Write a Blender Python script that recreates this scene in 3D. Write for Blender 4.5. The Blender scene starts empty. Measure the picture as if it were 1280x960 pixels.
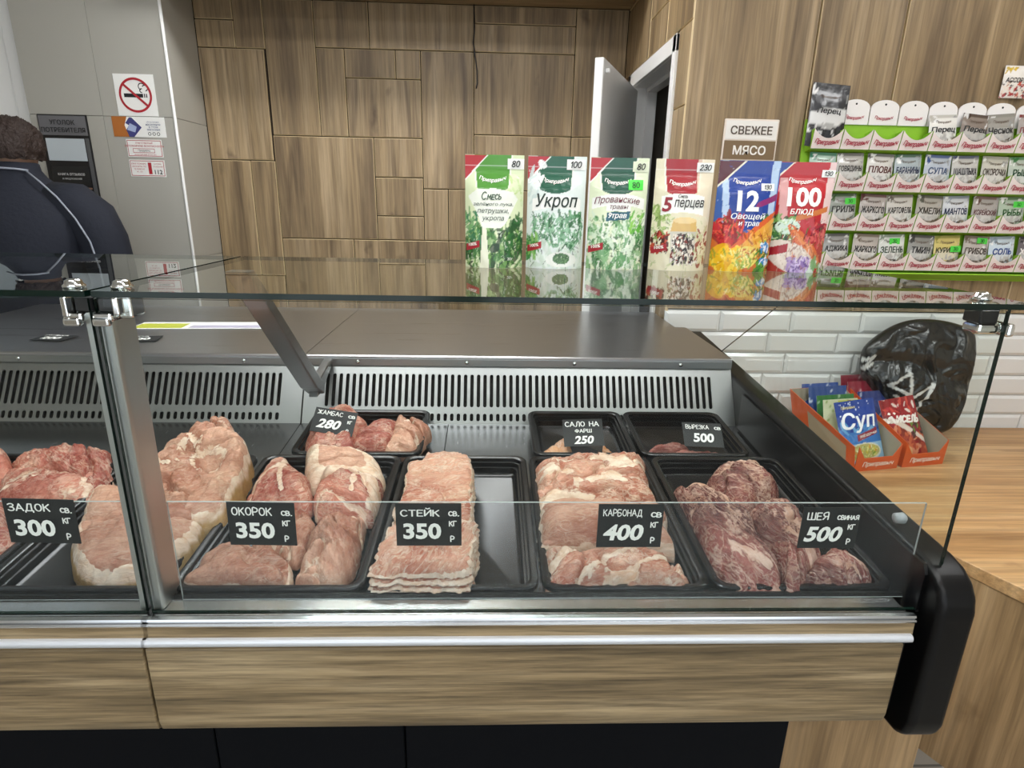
import bpy, bmesh, math, random
import numpy as np
from mathutils import Vector, Matrix, noise as mnoise
sc = bpy.context.scene
col = sc.collection
R = math.radians

# ------------------------------------------------------------------ camera, world, lights, exposure
cam = bpy.data.cameras.new('camera'); cam_o = bpy.data.objects.new('camera', cam); col.objects.link(cam_o)
cam.sensor_width = 36.0; cam.lens = 744.34 / 1280 * 36; cam.clip_start = 0.02
right = Vector((0.99931122, -0.03173377, 0.01923697)); down = Vector((0.0090406, -0.29458099, -0.9555837)); fwd = Vector((0.0359911, 0.9550995, -0.2940912))
mw = Matrix((right, -down, -fwd)).transposed().to_4x4(); mw.translation = (0, -0.80, 1.5)
cam_o.matrix_world = mw
sc.camera = cam_o
vs = sc.view_settings
vs.view_transform = 'Standard'; vs.look = 'None'; vs.gamma = 1.0; vs.use_curve_mapping = False
vs.exposure = 0.12
sc.cycles.max_bounces = 10; sc.cycles.transparent_max_bounces = 32; sc.cycles.diffuse_bounces = 4; sc.cycles.glossy_bounces = 5
sc.cycles.caustics_reflective = False; sc.cycles.caustics_refractive = False
try: sc.cycles.use_denoising = True
except Exception: pass
w = bpy.data.worlds.new('daylight'); sc.world = w; w.use_nodes = True
bg = w.node_tree.nodes['Background']; bg.inputs[0].default_value = (0.86, 0.93, 1.0, 1); bg.inputs[1].default_value = 2.0
LAMP = 20.0           # emission of the ceiling panels

# ------------------------------------------------------------------ materials
def lin(h):
    if isinstance(h, str):
        h = h.lstrip('#'); c = [int(h[i:i+2], 16) / 255 for i in (0, 2, 4)]
    else: c = h
    return tuple((x / 12.92 if x <= .04045 else ((x + .055) / 1.055) ** 2.4) for x in c)
MATS = {}
def new_mat(name):
    m = bpy.data.materials.new(name); m.use_nodes = True
    nt = m.node_tree; b = nt.nodes['Principled BSDF']
    return m, nt, b
def plain(name, c, rough=.5, metal=0., spec=.5, coat=0., emit=0., bump=0., bscale=200):
    if name in MATS: return MATS[name]
    m, nt, b = new_mat(name)
    b.inputs['Base Color'].default_value = (*lin(c), 1); b.inputs['Roughness'].default_value = rough
    b.inputs['Metallic'].default_value = metal; b.inputs['Specular IOR Level'].default_value = spec
    b.inputs['Coat Weight'].default_value = coat
    if emit: b.inputs['Emission Color'].default_value = (*lin(c), 1); b.inputs['Emission Strength'].default_value = emit
    # a little uneven roughness so that nothing is perfectly uniform
    tc = nt.nodes.new('ShaderNodeTexCoord'); n = nt.nodes.new('ShaderNodeTexNoise'); n.inputs['Scale'].default_value = 18
    mr = nt.nodes.new('ShaderNodeMapRange'); mr.inputs['To Min'].default_value = max(0, rough - .02); mr.inputs['To Max'].default_value = min(1, rough + .02)
    nt.links.new(tc.outputs['Object'], n.inputs['Vector']); nt.links.new(n.outputs['Fac'], mr.inputs['Value']); nt.links.new(mr.outputs[0], b.inputs['Roughness'])
    if bump:
        n2 = nt.nodes.new('ShaderNodeTexNoise'); n2.inputs['Scale'].default_value = bscale
        bp = nt.nodes.new('ShaderNodeBump'); bp.inputs['Strength'].default_value = bump; bp.inputs['Distance'].default_value = .01
        nt.links.new(tc.outputs['Object'], n2.inputs['Vector']); nt.links.new(n2.outputs['Fac'], bp.inputs['Height']); nt.links.new(bp.outputs[0], b.inputs['Normal'])
    MATS[name] = m; return m

def ramp(nt, stops):
    r = nt.nodes.new('ShaderNodeValToRGB'); e = r.color_ramp.elements
    while len(e) < len(stops): e.new(.5)
    for k, (p, c) in enumerate(stops): e[k].position = p; e[k].color = (*lin(c), 1) if not isinstance(c, float) else (c, c, c, 1)
    return r
def wood(name, axis, dark, mid, light, streak, scale=1., rough=.5, attr=True, knots=.5, streaks=.6, fine_lo=.55):
    """oak decor: grain along the axis 'x', 'y' or 'z'"""
    m, nt, b = new_mat(name); N = nt.nodes.new; L = nt.links.new
    tc = N('ShaderNodeTexCoord'); vec = tc.outputs['Object']
    if attr:
        at = N('ShaderNodeAttribute'); at.attribute_name = 'shift'
        ad = N('ShaderNodeVectorMath'); ad.operation = 'ADD'; L(vec, ad.inputs[0]); L(at.outputs['Vector'], ad.inputs[1]); vec = ad.outputs[0]
    def nz(s_across, s_along, det, dist=0., rgh=.55):
        mp = N('ShaderNodeMapping'); s = [s_across * scale] * 3; s['xyz'.index(axis)] = s_along * scale
        mp.inputs['Scale'].default_value = s; L(vec, mp.inputs['Vector'])
        n = N('ShaderNodeTexNoise'); n.inputs['Scale'].default_value = 1; n.inputs['Detail'].default_value = det
        n.inputs['Distortion'].default_value = dist; n.inputs['Roughness'].default_value = rgh
        L(mp.outputs[0], n.inputs['Vector']); return n.outputs['Fac']
    broad = nz(9, .7, 5, .6); r = ramp(nt, [(.33, dark), (.5, mid), (.68, light)]); L(broad, r.inputs['Fac'])
    fine = nz(70, 2.2, 4, .2, .7); fr = ramp(nt, [(.3, fine_lo), (.62, 1.1)]); L(fine, fr.inputs['Fac'])
    mx = N('ShaderNodeMix'); mx.data_type = 'RGBA'; mx.blend_type = 'MULTIPLY'; mx.inputs[0].default_value = .75
    L(r.outputs[0], mx.inputs[6]); L(fr.outputs[0], mx.inputs[7])
    st = nz(14, .9, 3, 1.2); sr = ramp(nt, [(.55, 0.), (.70, streaks)]); L(st, sr.inputs['Fac'])
    m2 = N('ShaderNodeMix'); m2.data_type = 'RGBA'; L(sr.outputs[0], m2.inputs[0]); L(mx.outputs[2], m2.inputs[6]); m2.inputs[7].default_value = (*lin(streak), 1)
    out = m2.outputs[2]
    if knots:
        mp = N('ShaderNodeMapping'); s = [5.5 * scale] * 3; s['xyz'.index(axis)] = 2.4 * scale; mp.inputs['Scale'].default_value = s
        wn = N('ShaderNodeTexNoise'); wn.inputs['Scale'].default_value = 9; wn.inputs['Detail'].default_value = 3; L(vec, wn.inputs['Vector'])
        av = N('ShaderNodeVectorMath'); av.operation = 'MULTIPLY_ADD'; L(wn.outputs['Color'], av.inputs[0]); av.inputs[1].default_value = (.12,) * 3; L(vec, av.inputs[2])
        L(av.outputs[0], mp.inputs['Vector'])
        v = N('ShaderNodeTexVoronoi'); v.inputs['Scale'].default_value = 1; L(mp.outputs[0], v.inputs['Vector'])
        kr = ramp(nt, [(.03, knots), (.17, 0.)]); L(v.outputs['Distance'], kr.inputs['Fac'])
        m3 = N('ShaderNodeMix'); m3.data_type = 'RGBA'; L(kr.outputs[0], m3.inputs[0]); L(out, m3.inputs[6]); m3.inputs[7].default_value = (*lin(streak), 1)
        out = m3.outputs[2]
    L(out, b.inputs['Base Color']); b.inputs['Roughness'].default_value = rough
    bp = N('ShaderNodeBump'); bp.inputs['Strength'].default_value = .12; bp.inputs['Distance'].default_value = .004
    L(fine, bp.inputs['Height']); L(bp.outputs[0], b.inputs['Normal'])
    MATS[name] = m; return m
def brushed(name, c, rough, axis='x', metal=1.):
    m, nt, b = new_mat(name); N = nt.nodes.new; L = nt.links.new
    tc = N('ShaderNodeTexCoord'); mp = N('ShaderNodeMapping'); s = [160.] * 3; s['xyz'.index(axis)] = 2.; mp.inputs['Scale'].default_value = s
    n = N('ShaderNodeTexNoise'); n.inputs['Scale'].default_value = 1; n.inputs['Detail'].default_value = 3
    L(tc.outputs['Object'], mp.inputs['Vector']); L(mp.outputs[0], n.inputs['Vector'])
    mr = N('ShaderNodeMapRange'); mr.inputs['To Min'].default_value = rough * .75; mr.inputs['To Max'].default_value = rough * 1.3; L(n.outputs['Fac'], mr.inputs['Value']); L(mr.outputs[0], b.inputs['Roughness'])
    b.inputs['Base Color'].default_value = (*lin(c), 1); b.inputs['Metallic'].default_value = metal
    MATS[name] = m; return m
def glass(name, tint, gain=1.0, haze=0., f0=.04):
    """clear sheet: see-through with mirror reflections that grow towards grazing view"""
    m = bpy.data.materials.new(name); m.use_nodes = True; nt = m.node_tree; nt.nodes.clear(); N = nt.nodes.new; L = nt.links.new
    out = N('ShaderNodeOutputMaterial'); tr = N('ShaderNodeBsdfTransparent'); tr.inputs[0].default_value = (*lin(tint), 1)
    gl = N('ShaderNodeBsdfGlossy'); gl.inputs['Roughness'].default_value = .004; gl.inputs['Color'].default_value = (.95, .97, .96, 1)
    lw = N('ShaderNodeLayerWeight'); lw.inputs['Blend'].default_value = .5
    p = N('ShaderNodeMath'); p.operation = 'POWER'; L(lw.outputs['Facing'], p.inputs[0]); p.inputs[1].default_value = 5
    ma = N('ShaderNodeMath'); ma.operation = 'MULTIPLY_ADD'; L(p.outputs[0], ma.inputs[0]); ma.inputs[1].default_value = (1 - f0) * gain; ma.inputs[2].default_value = f0 * gain
    g = N('ShaderNodeNewGeometry'); inv = N('ShaderNodeMath'); inv.operation = 'SUBTRACT'; inv.inputs[0].default_value = 1; L(g.outputs['Backfacing'], inv.inputs[1])
    fm = N('ShaderNodeMath'); fm.operation = 'MULTIPLY'; fm.use_clamp = True; L(ma.outputs[0], fm.inputs[0]); L(inv.outputs[0], fm.inputs[1])
    mix = N('ShaderNodeMixShader'); L(fm.outputs[0], mix.inputs[0]); L(tr.outputs[0], mix.inputs[1]); L(gl.outputs[0], mix.inputs[2])
    last = mix
    if haze:
        df = N('ShaderNodeBsdfDiffuse'); df.inputs[0].default_value = (.75, .82, .9, 1); m2 = N('ShaderNodeMixShader'); m2.inputs[0].default_value = haze
        L(mix.outputs[0], m2.inputs[1]); L(df.outputs[0], m2.inputs[2]); last = m2
    L(last.outputs[0], out.inputs[0]); MATS[name] = m; return m
def painted(name, rough=.3, attr='paint', spec=.5, coat=0., bump=0., metal=0.):
    """printed surface: the print is stored as a colour attribute"""
    m, nt, b = new_mat(name); a = nt.nodes.new('ShaderNodeAttribute'); a.attribute_name = attr
    nt.links.new(a.outputs['Color'], b.inputs['Base Color']); b.inputs['Roughness'].default_value = rough; b.inputs['Specular IOR Level'].default_value = spec
    b.inputs['Coat Weight'].default_value = coat; b.inputs['Metallic'].default_value = metal
    if bump:
        tc = nt.nodes.new('ShaderNodeTexCoord'); n2 = nt.nodes.new('ShaderNodeTexNoise'); n2.inputs['Scale'].default_value = 45; n2.inputs['Detail'].default_value = 3
        bp = nt.nodes.new('ShaderNodeBump'); bp.inputs['Strength'].default_value = bump; bp.inputs['Distance'].default_value = .006
        nt.links.new(tc.outputs['Object'], n2.inputs['Vector']); nt.links.new(n2.outputs['Fac'], bp.inputs['Height']); nt.links.new(bp.outputs[0], b.inputs['Normal'])
    MATS[name] = m; return m

OAK = wood('oak_wall', 'z', '#776349', '#9a8361', '#b29b7a', '#4c3b29', fine_lo=.45, knots=.75)
OAKX = wood('oak_case', 'x', '#8a7351', '#a58c66', '#bba37c', '#6e593c', scale=2.2, attr=False, knots=0)
OAKT = wood('oak_counter_top', 'x', '#a97f50', '#c29866', '#d3ae7e', '#8a6440', scale=1.2, rough=.4, attr=False)
OAKF = wood('oak_counter_face', 'z', '#8f7552', '#ab8d66', '#c0a37c', '#6f573a', scale=1.1, attr=False)
EDGE = plain('panel_edge_band', '#c9b48d', .6)
GAP = plain('dark_gap', '#2e2318', .9)
TILE = plain('white_glazed_tile', '#dfe0de', .12)
GROUT = plain('tile_grout', '#b9b8b4', .9)
STONE = plain('grey_porcelain', '#adaba2', .42)
STONEJ = plain('grey_joint', '#6d6a63', .8)
WHITE = plain('white_plastic', '#eeeeec', .35)
LGREY = plain('light_grey_laminate', '#c2c2c0', .4)
STEEL = brushed('brushed_steel', '#a2a4a4', .34, 'z')
STEELD = brushed('worktop_steel', '#bdbdc0', .30)
DECK = brushed('deck_steel', '#8e9091', .24, 'y')
ALU = brushed('aluminium', '#d4d6d8', .22)
ALUW = plain('silver_bumper', '#d9dee4', .3, metal=.35)
ALUG = brushed('grey_anodised', '#c2c4c3', .36, 'z')
CHROME = plain('chrome', '#e6e8e8', .07, metal=1.)
BLACKP = plain('black_plastic', '#121214', .3)
BLACKS = plain('satin_black', '#070708', .36, spec=.28)
NAVY = plain('navy_plinth', '#070a10', .6, spec=.12)
BLACKM = plain('matt_black', '#0a0a0a', .8)
GLASS = glass('clear_glass', '#fcfefd', .6)
GLASST = glass('shelf_glass', '#f8fbf9', 1.0)
GLASSE = plain('glass_edge_green', '#0a1d17', .12, spec=.35)
ACRYL = glass('clear_acrylic', '#fafbfd', .5, .012)
ACRE = plain('acrylic_edge', '#aeb6b6', .2)
CHALKB = plain('chalk_board_black', '#1c1f21', .55)
CHALKW = plain('chalk_white', '#f1f2ef', .8)
INK = plain('black_ink', '#14161a', .6)
PAPER = plain('white_paper', '#f2f2ee', .7)
REDP = plain('red_print', '#b0202c', .5)
PRINT = painted('printed_foil', .26, coat=.25, bump=.25)
PRINTM = painted('printed_card', .55)
TXT = {}
def ink(c, rough=.45):
    return plain('ink_' + c.strip('#'), c, rough)

# ------------------------------------------------------------------ mesh building
class MB:
    def __init__(s): s.v = []; s.f = []; s.mi = []; s.sm = []
    def add(s, V, F, mi=0, smooth=False):
        o = len(s.v); s.v += [tuple(p) for p in V]; s.f += [tuple(i + o for i in f) for f in F]; s.mi += [mi] * len(F); s.sm += [smooth] * len(F); return s
    def box(s, x0, y0, z0, x1, y1, z1, mi=0, bev=0., seg=2):
        if bev <= 0:
            V = [(x0,y0,z0),(x1,y0,z0),(x1,y1,z0),(x0,y1,z0),(x0,y0,z1),(x1,y0,z1),(x1,y1,z1),(x0,y1,z1)]
            return s.add(V, [(0,3,2,1),(4,5,6,7),(0,1,5,4),(1,2,6,5),(2,3,7,6),(3,0,4,7)], mi)
        bm = bmesh.new(); bmesh.ops.create_cube(bm, size=1)
        for v in bm.verts: v.co = Vector(((x0+x1)/2 + v.co.x*(x1-x0), (y0+y1)/2 + v.co.y*(y1-y0), (z0+z1)/2 + v.co.z*(z1-z0)))
        bmesh.ops.bevel(bm, geom=bm.edges[:], offset=bev, segments=seg, profile=.5, affect='EDGES'); return s.bm(bm, mi)
    def bm(s, bm, mi=0, smooth=False):
        bm.verts.index_update(); s.add([v.co[:] for v in bm.verts], [[v.index for v in f.verts] for f in bm.faces], mi, smooth); bm.free(); return s
    def prism(s, poly, axis, a, b, mi=0, bev=0., seg=3):
        """poly: 2-D outline in the other two axes (in xyz order)"""
        def p3(p, t): q = list(p); q.insert('xyz'.index(axis), t); return q
        bm = bmesh.new(); lo = [bm.verts.new(p3(p, a)) for p in poly]; hi = [bm.verts.new(p3(p, b)) for p in poly]; n = len(poly)
        bm.faces.new(lo); bm.faces.new(hi[::-1])
        for i in range(n): bm.faces.new((lo[i], hi[i], hi[(i+1) % n], lo[(i+1) % n]))
        bmesh.ops.recalc_face_normals(bm, faces=bm.faces[:])
        if bev: bmesh.ops.bevel(bm, geom=bm.edges[:], offset=bev, segments=seg, profile=.5, affect='EDGES')
        return s.bm(bm, mi)
    def tube(s, path, r, n=8, mi=0, cap=True):
        P = [Vector(p) for p in path]; V = []; F = []; rr = r if isinstance(r, (list, tuple)) else [r] * len(P)
        prev = None
        for i, p in enumerate(P):
            d = (P[min(i+1, len(P)-1)] - P[max(i-1, 0)]).normalized()
            u = prev - d * prev.dot(d) if prev is not None else d.orthogonal()
            u.normalize(); prev = u; v = d.cross(u)
            for k in range(n):
                a = 2*math.pi*k/n; V.append(p + (u*math.cos(a) + v*math.sin(a)) * rr[i])
        for i in range(len(P)-1):
            for k in range(n): F.append((i*n+k, i*n+(k+1) % n, (i+1)*n+(k+1) % n, (i+1)*n+k))
        if cap: F.append(tuple(range(n))[::-1]); F.append(tuple((len(P)-1)*n + k for k in range(n)))
        return s.add(V, F, mi, True)
    def lathe(s, prof, c, n=24, mi=0, axis='z'):
        V = []; F = []
        for r, h in prof:
            for k in range(n):
                a = 2*math.pi*k/n; q = (r*math.cos(a), r*math.sin(a), h)
                if axis == 'y': q = (q[0], h, q[1])
                if axis == 'x': q = (h, q[0], q[1])
                V.append((c[0]+q[0], c[1]+q[1], c[2]+q[2]))
        m = len(prof)
        for i in range(m-1):
            for k in range(n): F.append((i*n+k, i*n+(k+1) % n, (i+1)*n+(k+1) % n, (i+1)*n+k))
        F.append(tuple(range(n))[::-1]); F.append(tuple((m-1)*n+k for k in range(n)))
        return s.add(V, F, mi, True)
    def grid(s, fn, nu, nv, mi=0, smooth=True, flip=False):
        V = [fn(i/nu, j/nv) for j in range(nv+1) for i in range(nu+1)]; F = []
        for j in range(nv):
            for i in range(nu):
                a = j*(nu+1)+i; q = (a, a+1, a+nu+2, a+nu+1); F.append(q[::-1] if flip else q)
        return s.add(V, F, mi, smooth)
def mesh_of(name, mb, mats, off=(0,0,0)):
    me = bpy.data.meshes.new(name)
    me.from_pydata([(v[0]-off[0], v[1]-off[1], v[2]-off[2]) for v in mb.v], [], mb.f)
    for m in (mats if isinstance(mats, (list, tuple)) else [mats]): me.materials.append(m)
    me.polygons.foreach_set('material_index', mb.mi); me.polygons.foreach_set('use_smooth', mb.sm); me.update(); return me
def world_off(p):
    o = Vector((0,0,0))
    while p is not None: o += p.location; p = p.parent
    return o
def part(name, mb, mats, parent, label=None, kind=None, local=False):
    """child mesh; coordinates are the place's own unless local"""
    off = (0,0,0) if local else world_off(parent)
    o = bpy.data.objects.new(name, mesh_of(name, mb, mats, off) if isinstance(mb, MB) else mb); col.objects.link(o); o.parent = parent
    if label: o['label'] = label
    if kind: o['kind'] = kind
    return o
def props(o, label, cat, group=None, kind=None):
    if label: o['label'] = label
    if cat: o['category'] = cat
    if group: o['group'] = group
    if kind: o['kind'] = kind
    return o
def thing(name, label, cat, loc=(0,0,0), rot=(0,0,0), group=None):
    o = bpy.data.objects.new(name, None); o.empty_display_size = .05; col.objects.link(o); o.location = loc; o.rotation_euler = rot
    return props(o, label, cat, group)
def solid(name, mb, mats, label, cat, loc=(0,0,0), rot=(0,0,0), group=None, local=True):
    o = bpy.data.objects.new(name, mesh_of(name, mb, mats, (0,0,0) if local else loc)); col.objects.link(o); o.location = loc; o.rotation_euler = rot
    return props(o, label, cat, group)
def struct(name, mb, mats, loc=(0,0,0), parent=None):
    o = bpy.data.objects.new(name, mesh_of(name, mb, mats, loc if parent is None else world_off(parent))); col.objects.link(o)
    if parent is None: o.location = loc; o['kind'] = 'structure'
    else: o.parent = parent
    return o
def set_color(me, name, cols):
    a = me.color_attributes.new(name, 'FLOAT_COLOR', 'POINT'); c = np.ones((len(me.vertices), 4), np.float32); c[:, :3] = cols
    a.data.foreach_set('color', c.ravel())

# ------------------------------------------------------------------ lettering
_tc = {}
def type_mesh(body, bold=0., shear=0., res=3):
    """outline of printed lettering, cap height about .73 of size 1; returns verts (n,2), faces"""
    key = (body, bold, shear)
    if key in _tc: return _tc[key]
    c = bpy.data.curves.new('type', 'FONT'); c.body = body; c.size = 1; c.offset = bold if body.isdigit() else 0; c.resolution_u = res
    c.align_x = 'CENTER'; c.space_line = .9
    o = bpy.data.objects.new('type', c); col.objects.link(o)
    dg = bpy.context.evaluated_depsgraph_get(); me = bpy.data.meshes.new_from_object(o.evaluated_get(dg))
    V = np.array([v.co[:2] for v in me.vertices]).reshape(-1, 2); F = [tuple(p.vertices) for p in me.polygons]
    bpy.data.objects.remove(o); bpy.data.curves.remove(c); bpy.data.meshes.remove(me)
    V[:, 0] += shear * V[:, 1]
    if bold and not body.isdigit():          # heavier weight: the outline laid several times, a hair apart
        n = len(V); off = [(0, 0), (bold, bold*.6), (-bold, bold*.6), (bold, -bold*.6), (-bold, -bold*.6)]
        F = [tuple(i + k*n for i in f) for k in range(5) for f in F]; V = np.vstack([np.c_[V + o_, np.full(n, k)] for k, o_ in enumerate(off)])
    else: V = np.c_[V, np.zeros(len(V))]
    V[:, :2] -= (V[:, :2].min(0) + V[:, :2].max(0)) / 2; _tc[key] = (V, F); return V, F
GL = {
 'А': (.7, [[(0,0),(.33,1),(.7,0)],[(.12,.33),(.58,.33)]]), 'Б': (.6, [[(.52,1),(0,1),(0,0),(.42,.02),(.58,.2),(.52,.42),(.3,.52),(0,.52)]]),
 'В': (.58, [[(0,0),(0,1),(.36,1),(.5,.84),(.46,.64),(.3,.54),(0,.54)],[(.3,.54),(.52,.44),(.58,.22),(.44,.02),(0,0)]]),
 'Г': (.5, [[(0,0),(0,1),(.5,1)]]), 'Д': (.76, [[(0,-.22),(0,0),(.76,0),(.76,-.22)],[(.1,0),(.28,1),(.62,1),(.62,0)]]),
 'Е': (.5, [[(.5,1),(0,1),(0,0),(.5,0)],[(0,.52),(.42,.52)]]), 'Ж': (.92, [[(.46,0),(.46,1)],[(0,1),(.46,.5),(.92,1)],[(0,0),(.46,.5),(.92,0)]]),
 'З': (.56, [[(0,.88),(.16,1),(.4,1),(.53,.84),(.46,.64),(.2,.53)],[(.2,.53),(.48,.44),(.56,.22),(.42,.02),(.16,0),(0,.12)]]),
 'И': (.6, [[(0,1),(0,0),(.6,1),(.6,0)]]), 'Й': (.6, [[(0,1),(0,0),(.6,1),(.6,0)],[(.12,1.3),(.3,1.16),(.48,1.3)]]),
 'К': (.56, [[(0,0),(0,1)],[(.54,1),(.02,.46)],[(.18,.6),(.56,0)]]), 'Л': (.64, [[(0,0),(.18,.2),(.28,1),(.62,1),(.62,0)]]),
 'М': (.78, [[(0,0),(.08,1),(.39,.35),(.7,1),(.78,0)]]), 'Н': (.58, [[(0,0),(0,1)],[(.58,0),(.58,1)],[(0,.52),(.58,.52)]]),
 'О': (.62, [[(.31,1),(.1,.88),(0,.5),(.1,.12),(.31,0),(.52,.12),(.62,.5),(.52,.88),(.31,1)]]), 'П': (.6, [[(0,0),(0,1),(.6,1),(.6,0)]]),
 'Р': (.55, [[(0,0),(0,1),(.36,1),(.54,.84),(.52,.58),(.32,.45),(0,.45)]]), 'С': (.58, [[(.56,.85),(.36,1),(.14,.92),(0,.62),(.02,.3),(.18,.04),(.38,0),(.58,.14)]]),
 'Т': (.6, [[(0,1),(.6,1)],[(.3,1),(.3,0)]]), 'У': (.6, [[(0,1),(.3,.42)],[(.6,1),(.22,.12),(.05,0)]]),
 'Ф': (.8, [[(.4,0),(.4,1)],[(.4,.82),(.12,.78),(0,.55),(.12,.3),(.4,.26),(.68,.3),(.8,.55),(.68,.78),(.4,.82)]]),
 'Ш': (.86, [[(0,1),(0,0),(.86,0),(.86,1)],[(.43,0),(.43,1)]]), 'Ы': (.78, [[(0,1),(0,0),(.36,.02),(.48,.2),(.42,.44),(.2,.52),(0,.52)],[(.76,0),(.76,1)]]),
 'Я': (.58, [[(.56,0),(.56,1),(.2,1),(.03,.84),(.05,.58),(.24,.46),(.56,.46)],[(.3,.46),(0,0)]]), 'Ч': (.55, [[(0,1),(.04,.6),(.2,.45),(.55,.52)],[(.55,1),(.55,0)]]),
 'Ь': (.5, [[(0,1),(0,0),(.36,.02),(.48,.2),(.42,.44),(.2,.52),(0,.52)]]), 'Х': (.6, [[(0,0),(.6,1)],[(0,1),(.6,0)]]),
 '0': (.58, [[(.29,1),(.08,.85),(0,.5),(.08,.14),(.29,0),(.5,.14),(.58,.5),(.5,.85),(.29,1)]]), '1': (.3, [[(0,.74),(.25,1),(.25,0)]]),
 '2': (.58, [[(0,.78),(.1,.96),(.32,1),(.52,.86),(.5,.62),(.2,.24),(0,0),(.58,.02)]]), '3': (.56, [[(0,.88),(.16,1),(.4,1),(.53,.84),(.46,.64),(.2,.53)],[(.2,.53),(.48,.44),(.56,.22),(.42,.02),(.16,0),(0,.12)]]),
 '4': (.6, [[(.42,0),(.42,1),(0,.34),(.6,.34)]]), '5': (.56, [[(.52,1),(.1,1),(.05,.55),(.3,.6),(.52,.46),(.54,.2),(.36,.02),(.14,0),(0,.1)]]),
 '8': (.56, [[(.28,.54),(.06,.7),(.08,.9),(.28,1),(.48,.9),(.5,.7),(.28,.54),(.04,.36),(.02,.14),(.28,0),(.54,.14),(.52,.36),(.28,.54)]]),
 '.': (.15, [[(.05,0),(.09,.03)]]), ',': (.18, [[(.1,.06),(.08,-.06),(.0,-.16)]]), ' ': (.4, []), '/': (.4, [[(0,0),(.4,1)]]),
}
def _smooth(pts):
    if len(pts) < 5: return pts
    P = [np.array(p, float) for p in pts]; out = []
    closed = pts[0] == pts[-1]
    for i in range(len(P)-1):
        p0 = P[i-1] if i > 0 else (P[-2] if closed else P[0]); p3 = P[i+2] if i+2 < len(P) else (P[1] if closed else P[-1])
        for t in (0, .34, .67): out.append(tuple(.5*((2*P[i]) + (-p0+P[i+1])*t + (2*p0-5*P[i]+4*P[i+1]-p3)*t*t + (-p0+3*P[i]-3*P[i+1]+p3)*t**3)))
    return out + [pts[-1]]
SHARP = set('ДИЙМПНШЕГТКЖХА14')
def hand_mesh(body, wt=.12, shear=0., gap=.22, jit=.03):
    """hand lettering: strokes of a brush or chalk; small letters are lower"""
    rnd = random.Random(body); x = 0; V = []; F = []
    for ch in body:
        k = ch.upper(); g = GL.get(k)
        if g is None: continue
        s = .66 if ch.islower() else 1.; dy = -.18 if ch == 'р' else 0; ww = wt * (1 if s == 1 else .9)
        jy = rnd.uniform(-jit, jit)
        for pl in g[1]:
            pl = pl if k in SHARP else _smooth(pl)
            Q = [np.array((x + px*s + shear*(py*s), py*s + dy + jy)) for px, py in pl]
            for a, b in zip(Q, Q[1:]):
                d = b - a; n = np.linalg.norm(d)
                if n < 1e-6: continue
                q = np.array((-d[1], d[0])) / n * ww / 2; o = len(V); V += [a+q, a-q, b-q, b+q]; F.append((o, o+1, o+2, o+3))
            for c in Q:
                o = len(V); V += [c + ww/2*np.array((math.cos(t*math.pi/4), math.sin(t*math.pi/4))) for t in range(8)]; F.append(tuple(range(o, o+8)))
        x += g[0]*s + gap*s
    V = np.array(V).reshape(-1, 2); V = V - (V.min(0) + V.max(0)) / 2; return np.c_[V, np.zeros(len(V))], F, 1
def place2d(VF, x, z, h=None, w=None, rot=0., surf=None, arc=0., eps=.0011, mb=None, sx=1.):
    """lettering laid on the front (the -Y side) of a thing, in its own coordinates"""
    V, F = VF[:2]; V = V.copy(); strokes = len(VF) > 2; ex = V.max(0) - V.min(0)
    if surf is not None and not strokes and surf(0, .001) != surf(.02, .07):          # cut finer so that it follows the curve
        bm = bmesh.new(); vv = [bm.verts.new(p) for p in V]
        for f in F:
            try: bm.faces.new([vv[i] for i in f])
            except ValueError: pass
        st = (h / ex[1] if h else w / ex[0]); stp = .008 / st
        for ax in (0, 1):
            t = V[:, ax].min() + stp
            if h and w and ax == 0: stp = .008 / (w / ex[0])
            while t < V[:, ax].max():
                no = (1, 0, 0) if ax == 0 else (0, 1, 0); co = (t, 0, 0) if ax == 0 else (0, t, 0)
                bmesh.ops.bisect_plane(bm, geom=bm.verts[:]+bm.edges[:]+bm.faces[:], plane_co=co, plane_no=no); t += stp
        bm.verts.index_update(); V = np.array([v.co[:] for v in bm.verts]); F = [tuple(v.index for v in f.verts) for f in bm.faces]; bm.free()
    k = h / ex[1] if h else w / ex[0]
    if h and w: V[:, :2] *= np.array((w/ex[0], h/ex[1]))
    else: V[:, :2] *= k
    V[:, 0] *= sx
    if arc: hw = (V[:, 0].max() - V[:, 0].min())/2; V[:, 1] += arc * (V[:, 0]/hw)**2
    c, s = math.cos(rot), math.sin(rot); P = []
    for a, b, ly in V:
        X, Z = x + a*c - b*s, z + a*s + b*c
        P.append((X, (surf(X, Z) if surf else 0.) - eps - ly*2.5e-5, Z))
    if strokes:                                              # brush strokes lie one on another
        for i, f in enumerate(F):
            for j in f: P[j] = (P[j][0], P[j][1] - 1.5e-6*i, P[j][2])
    mb = mb or MB(); mb.add(P, F); return mb

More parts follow.
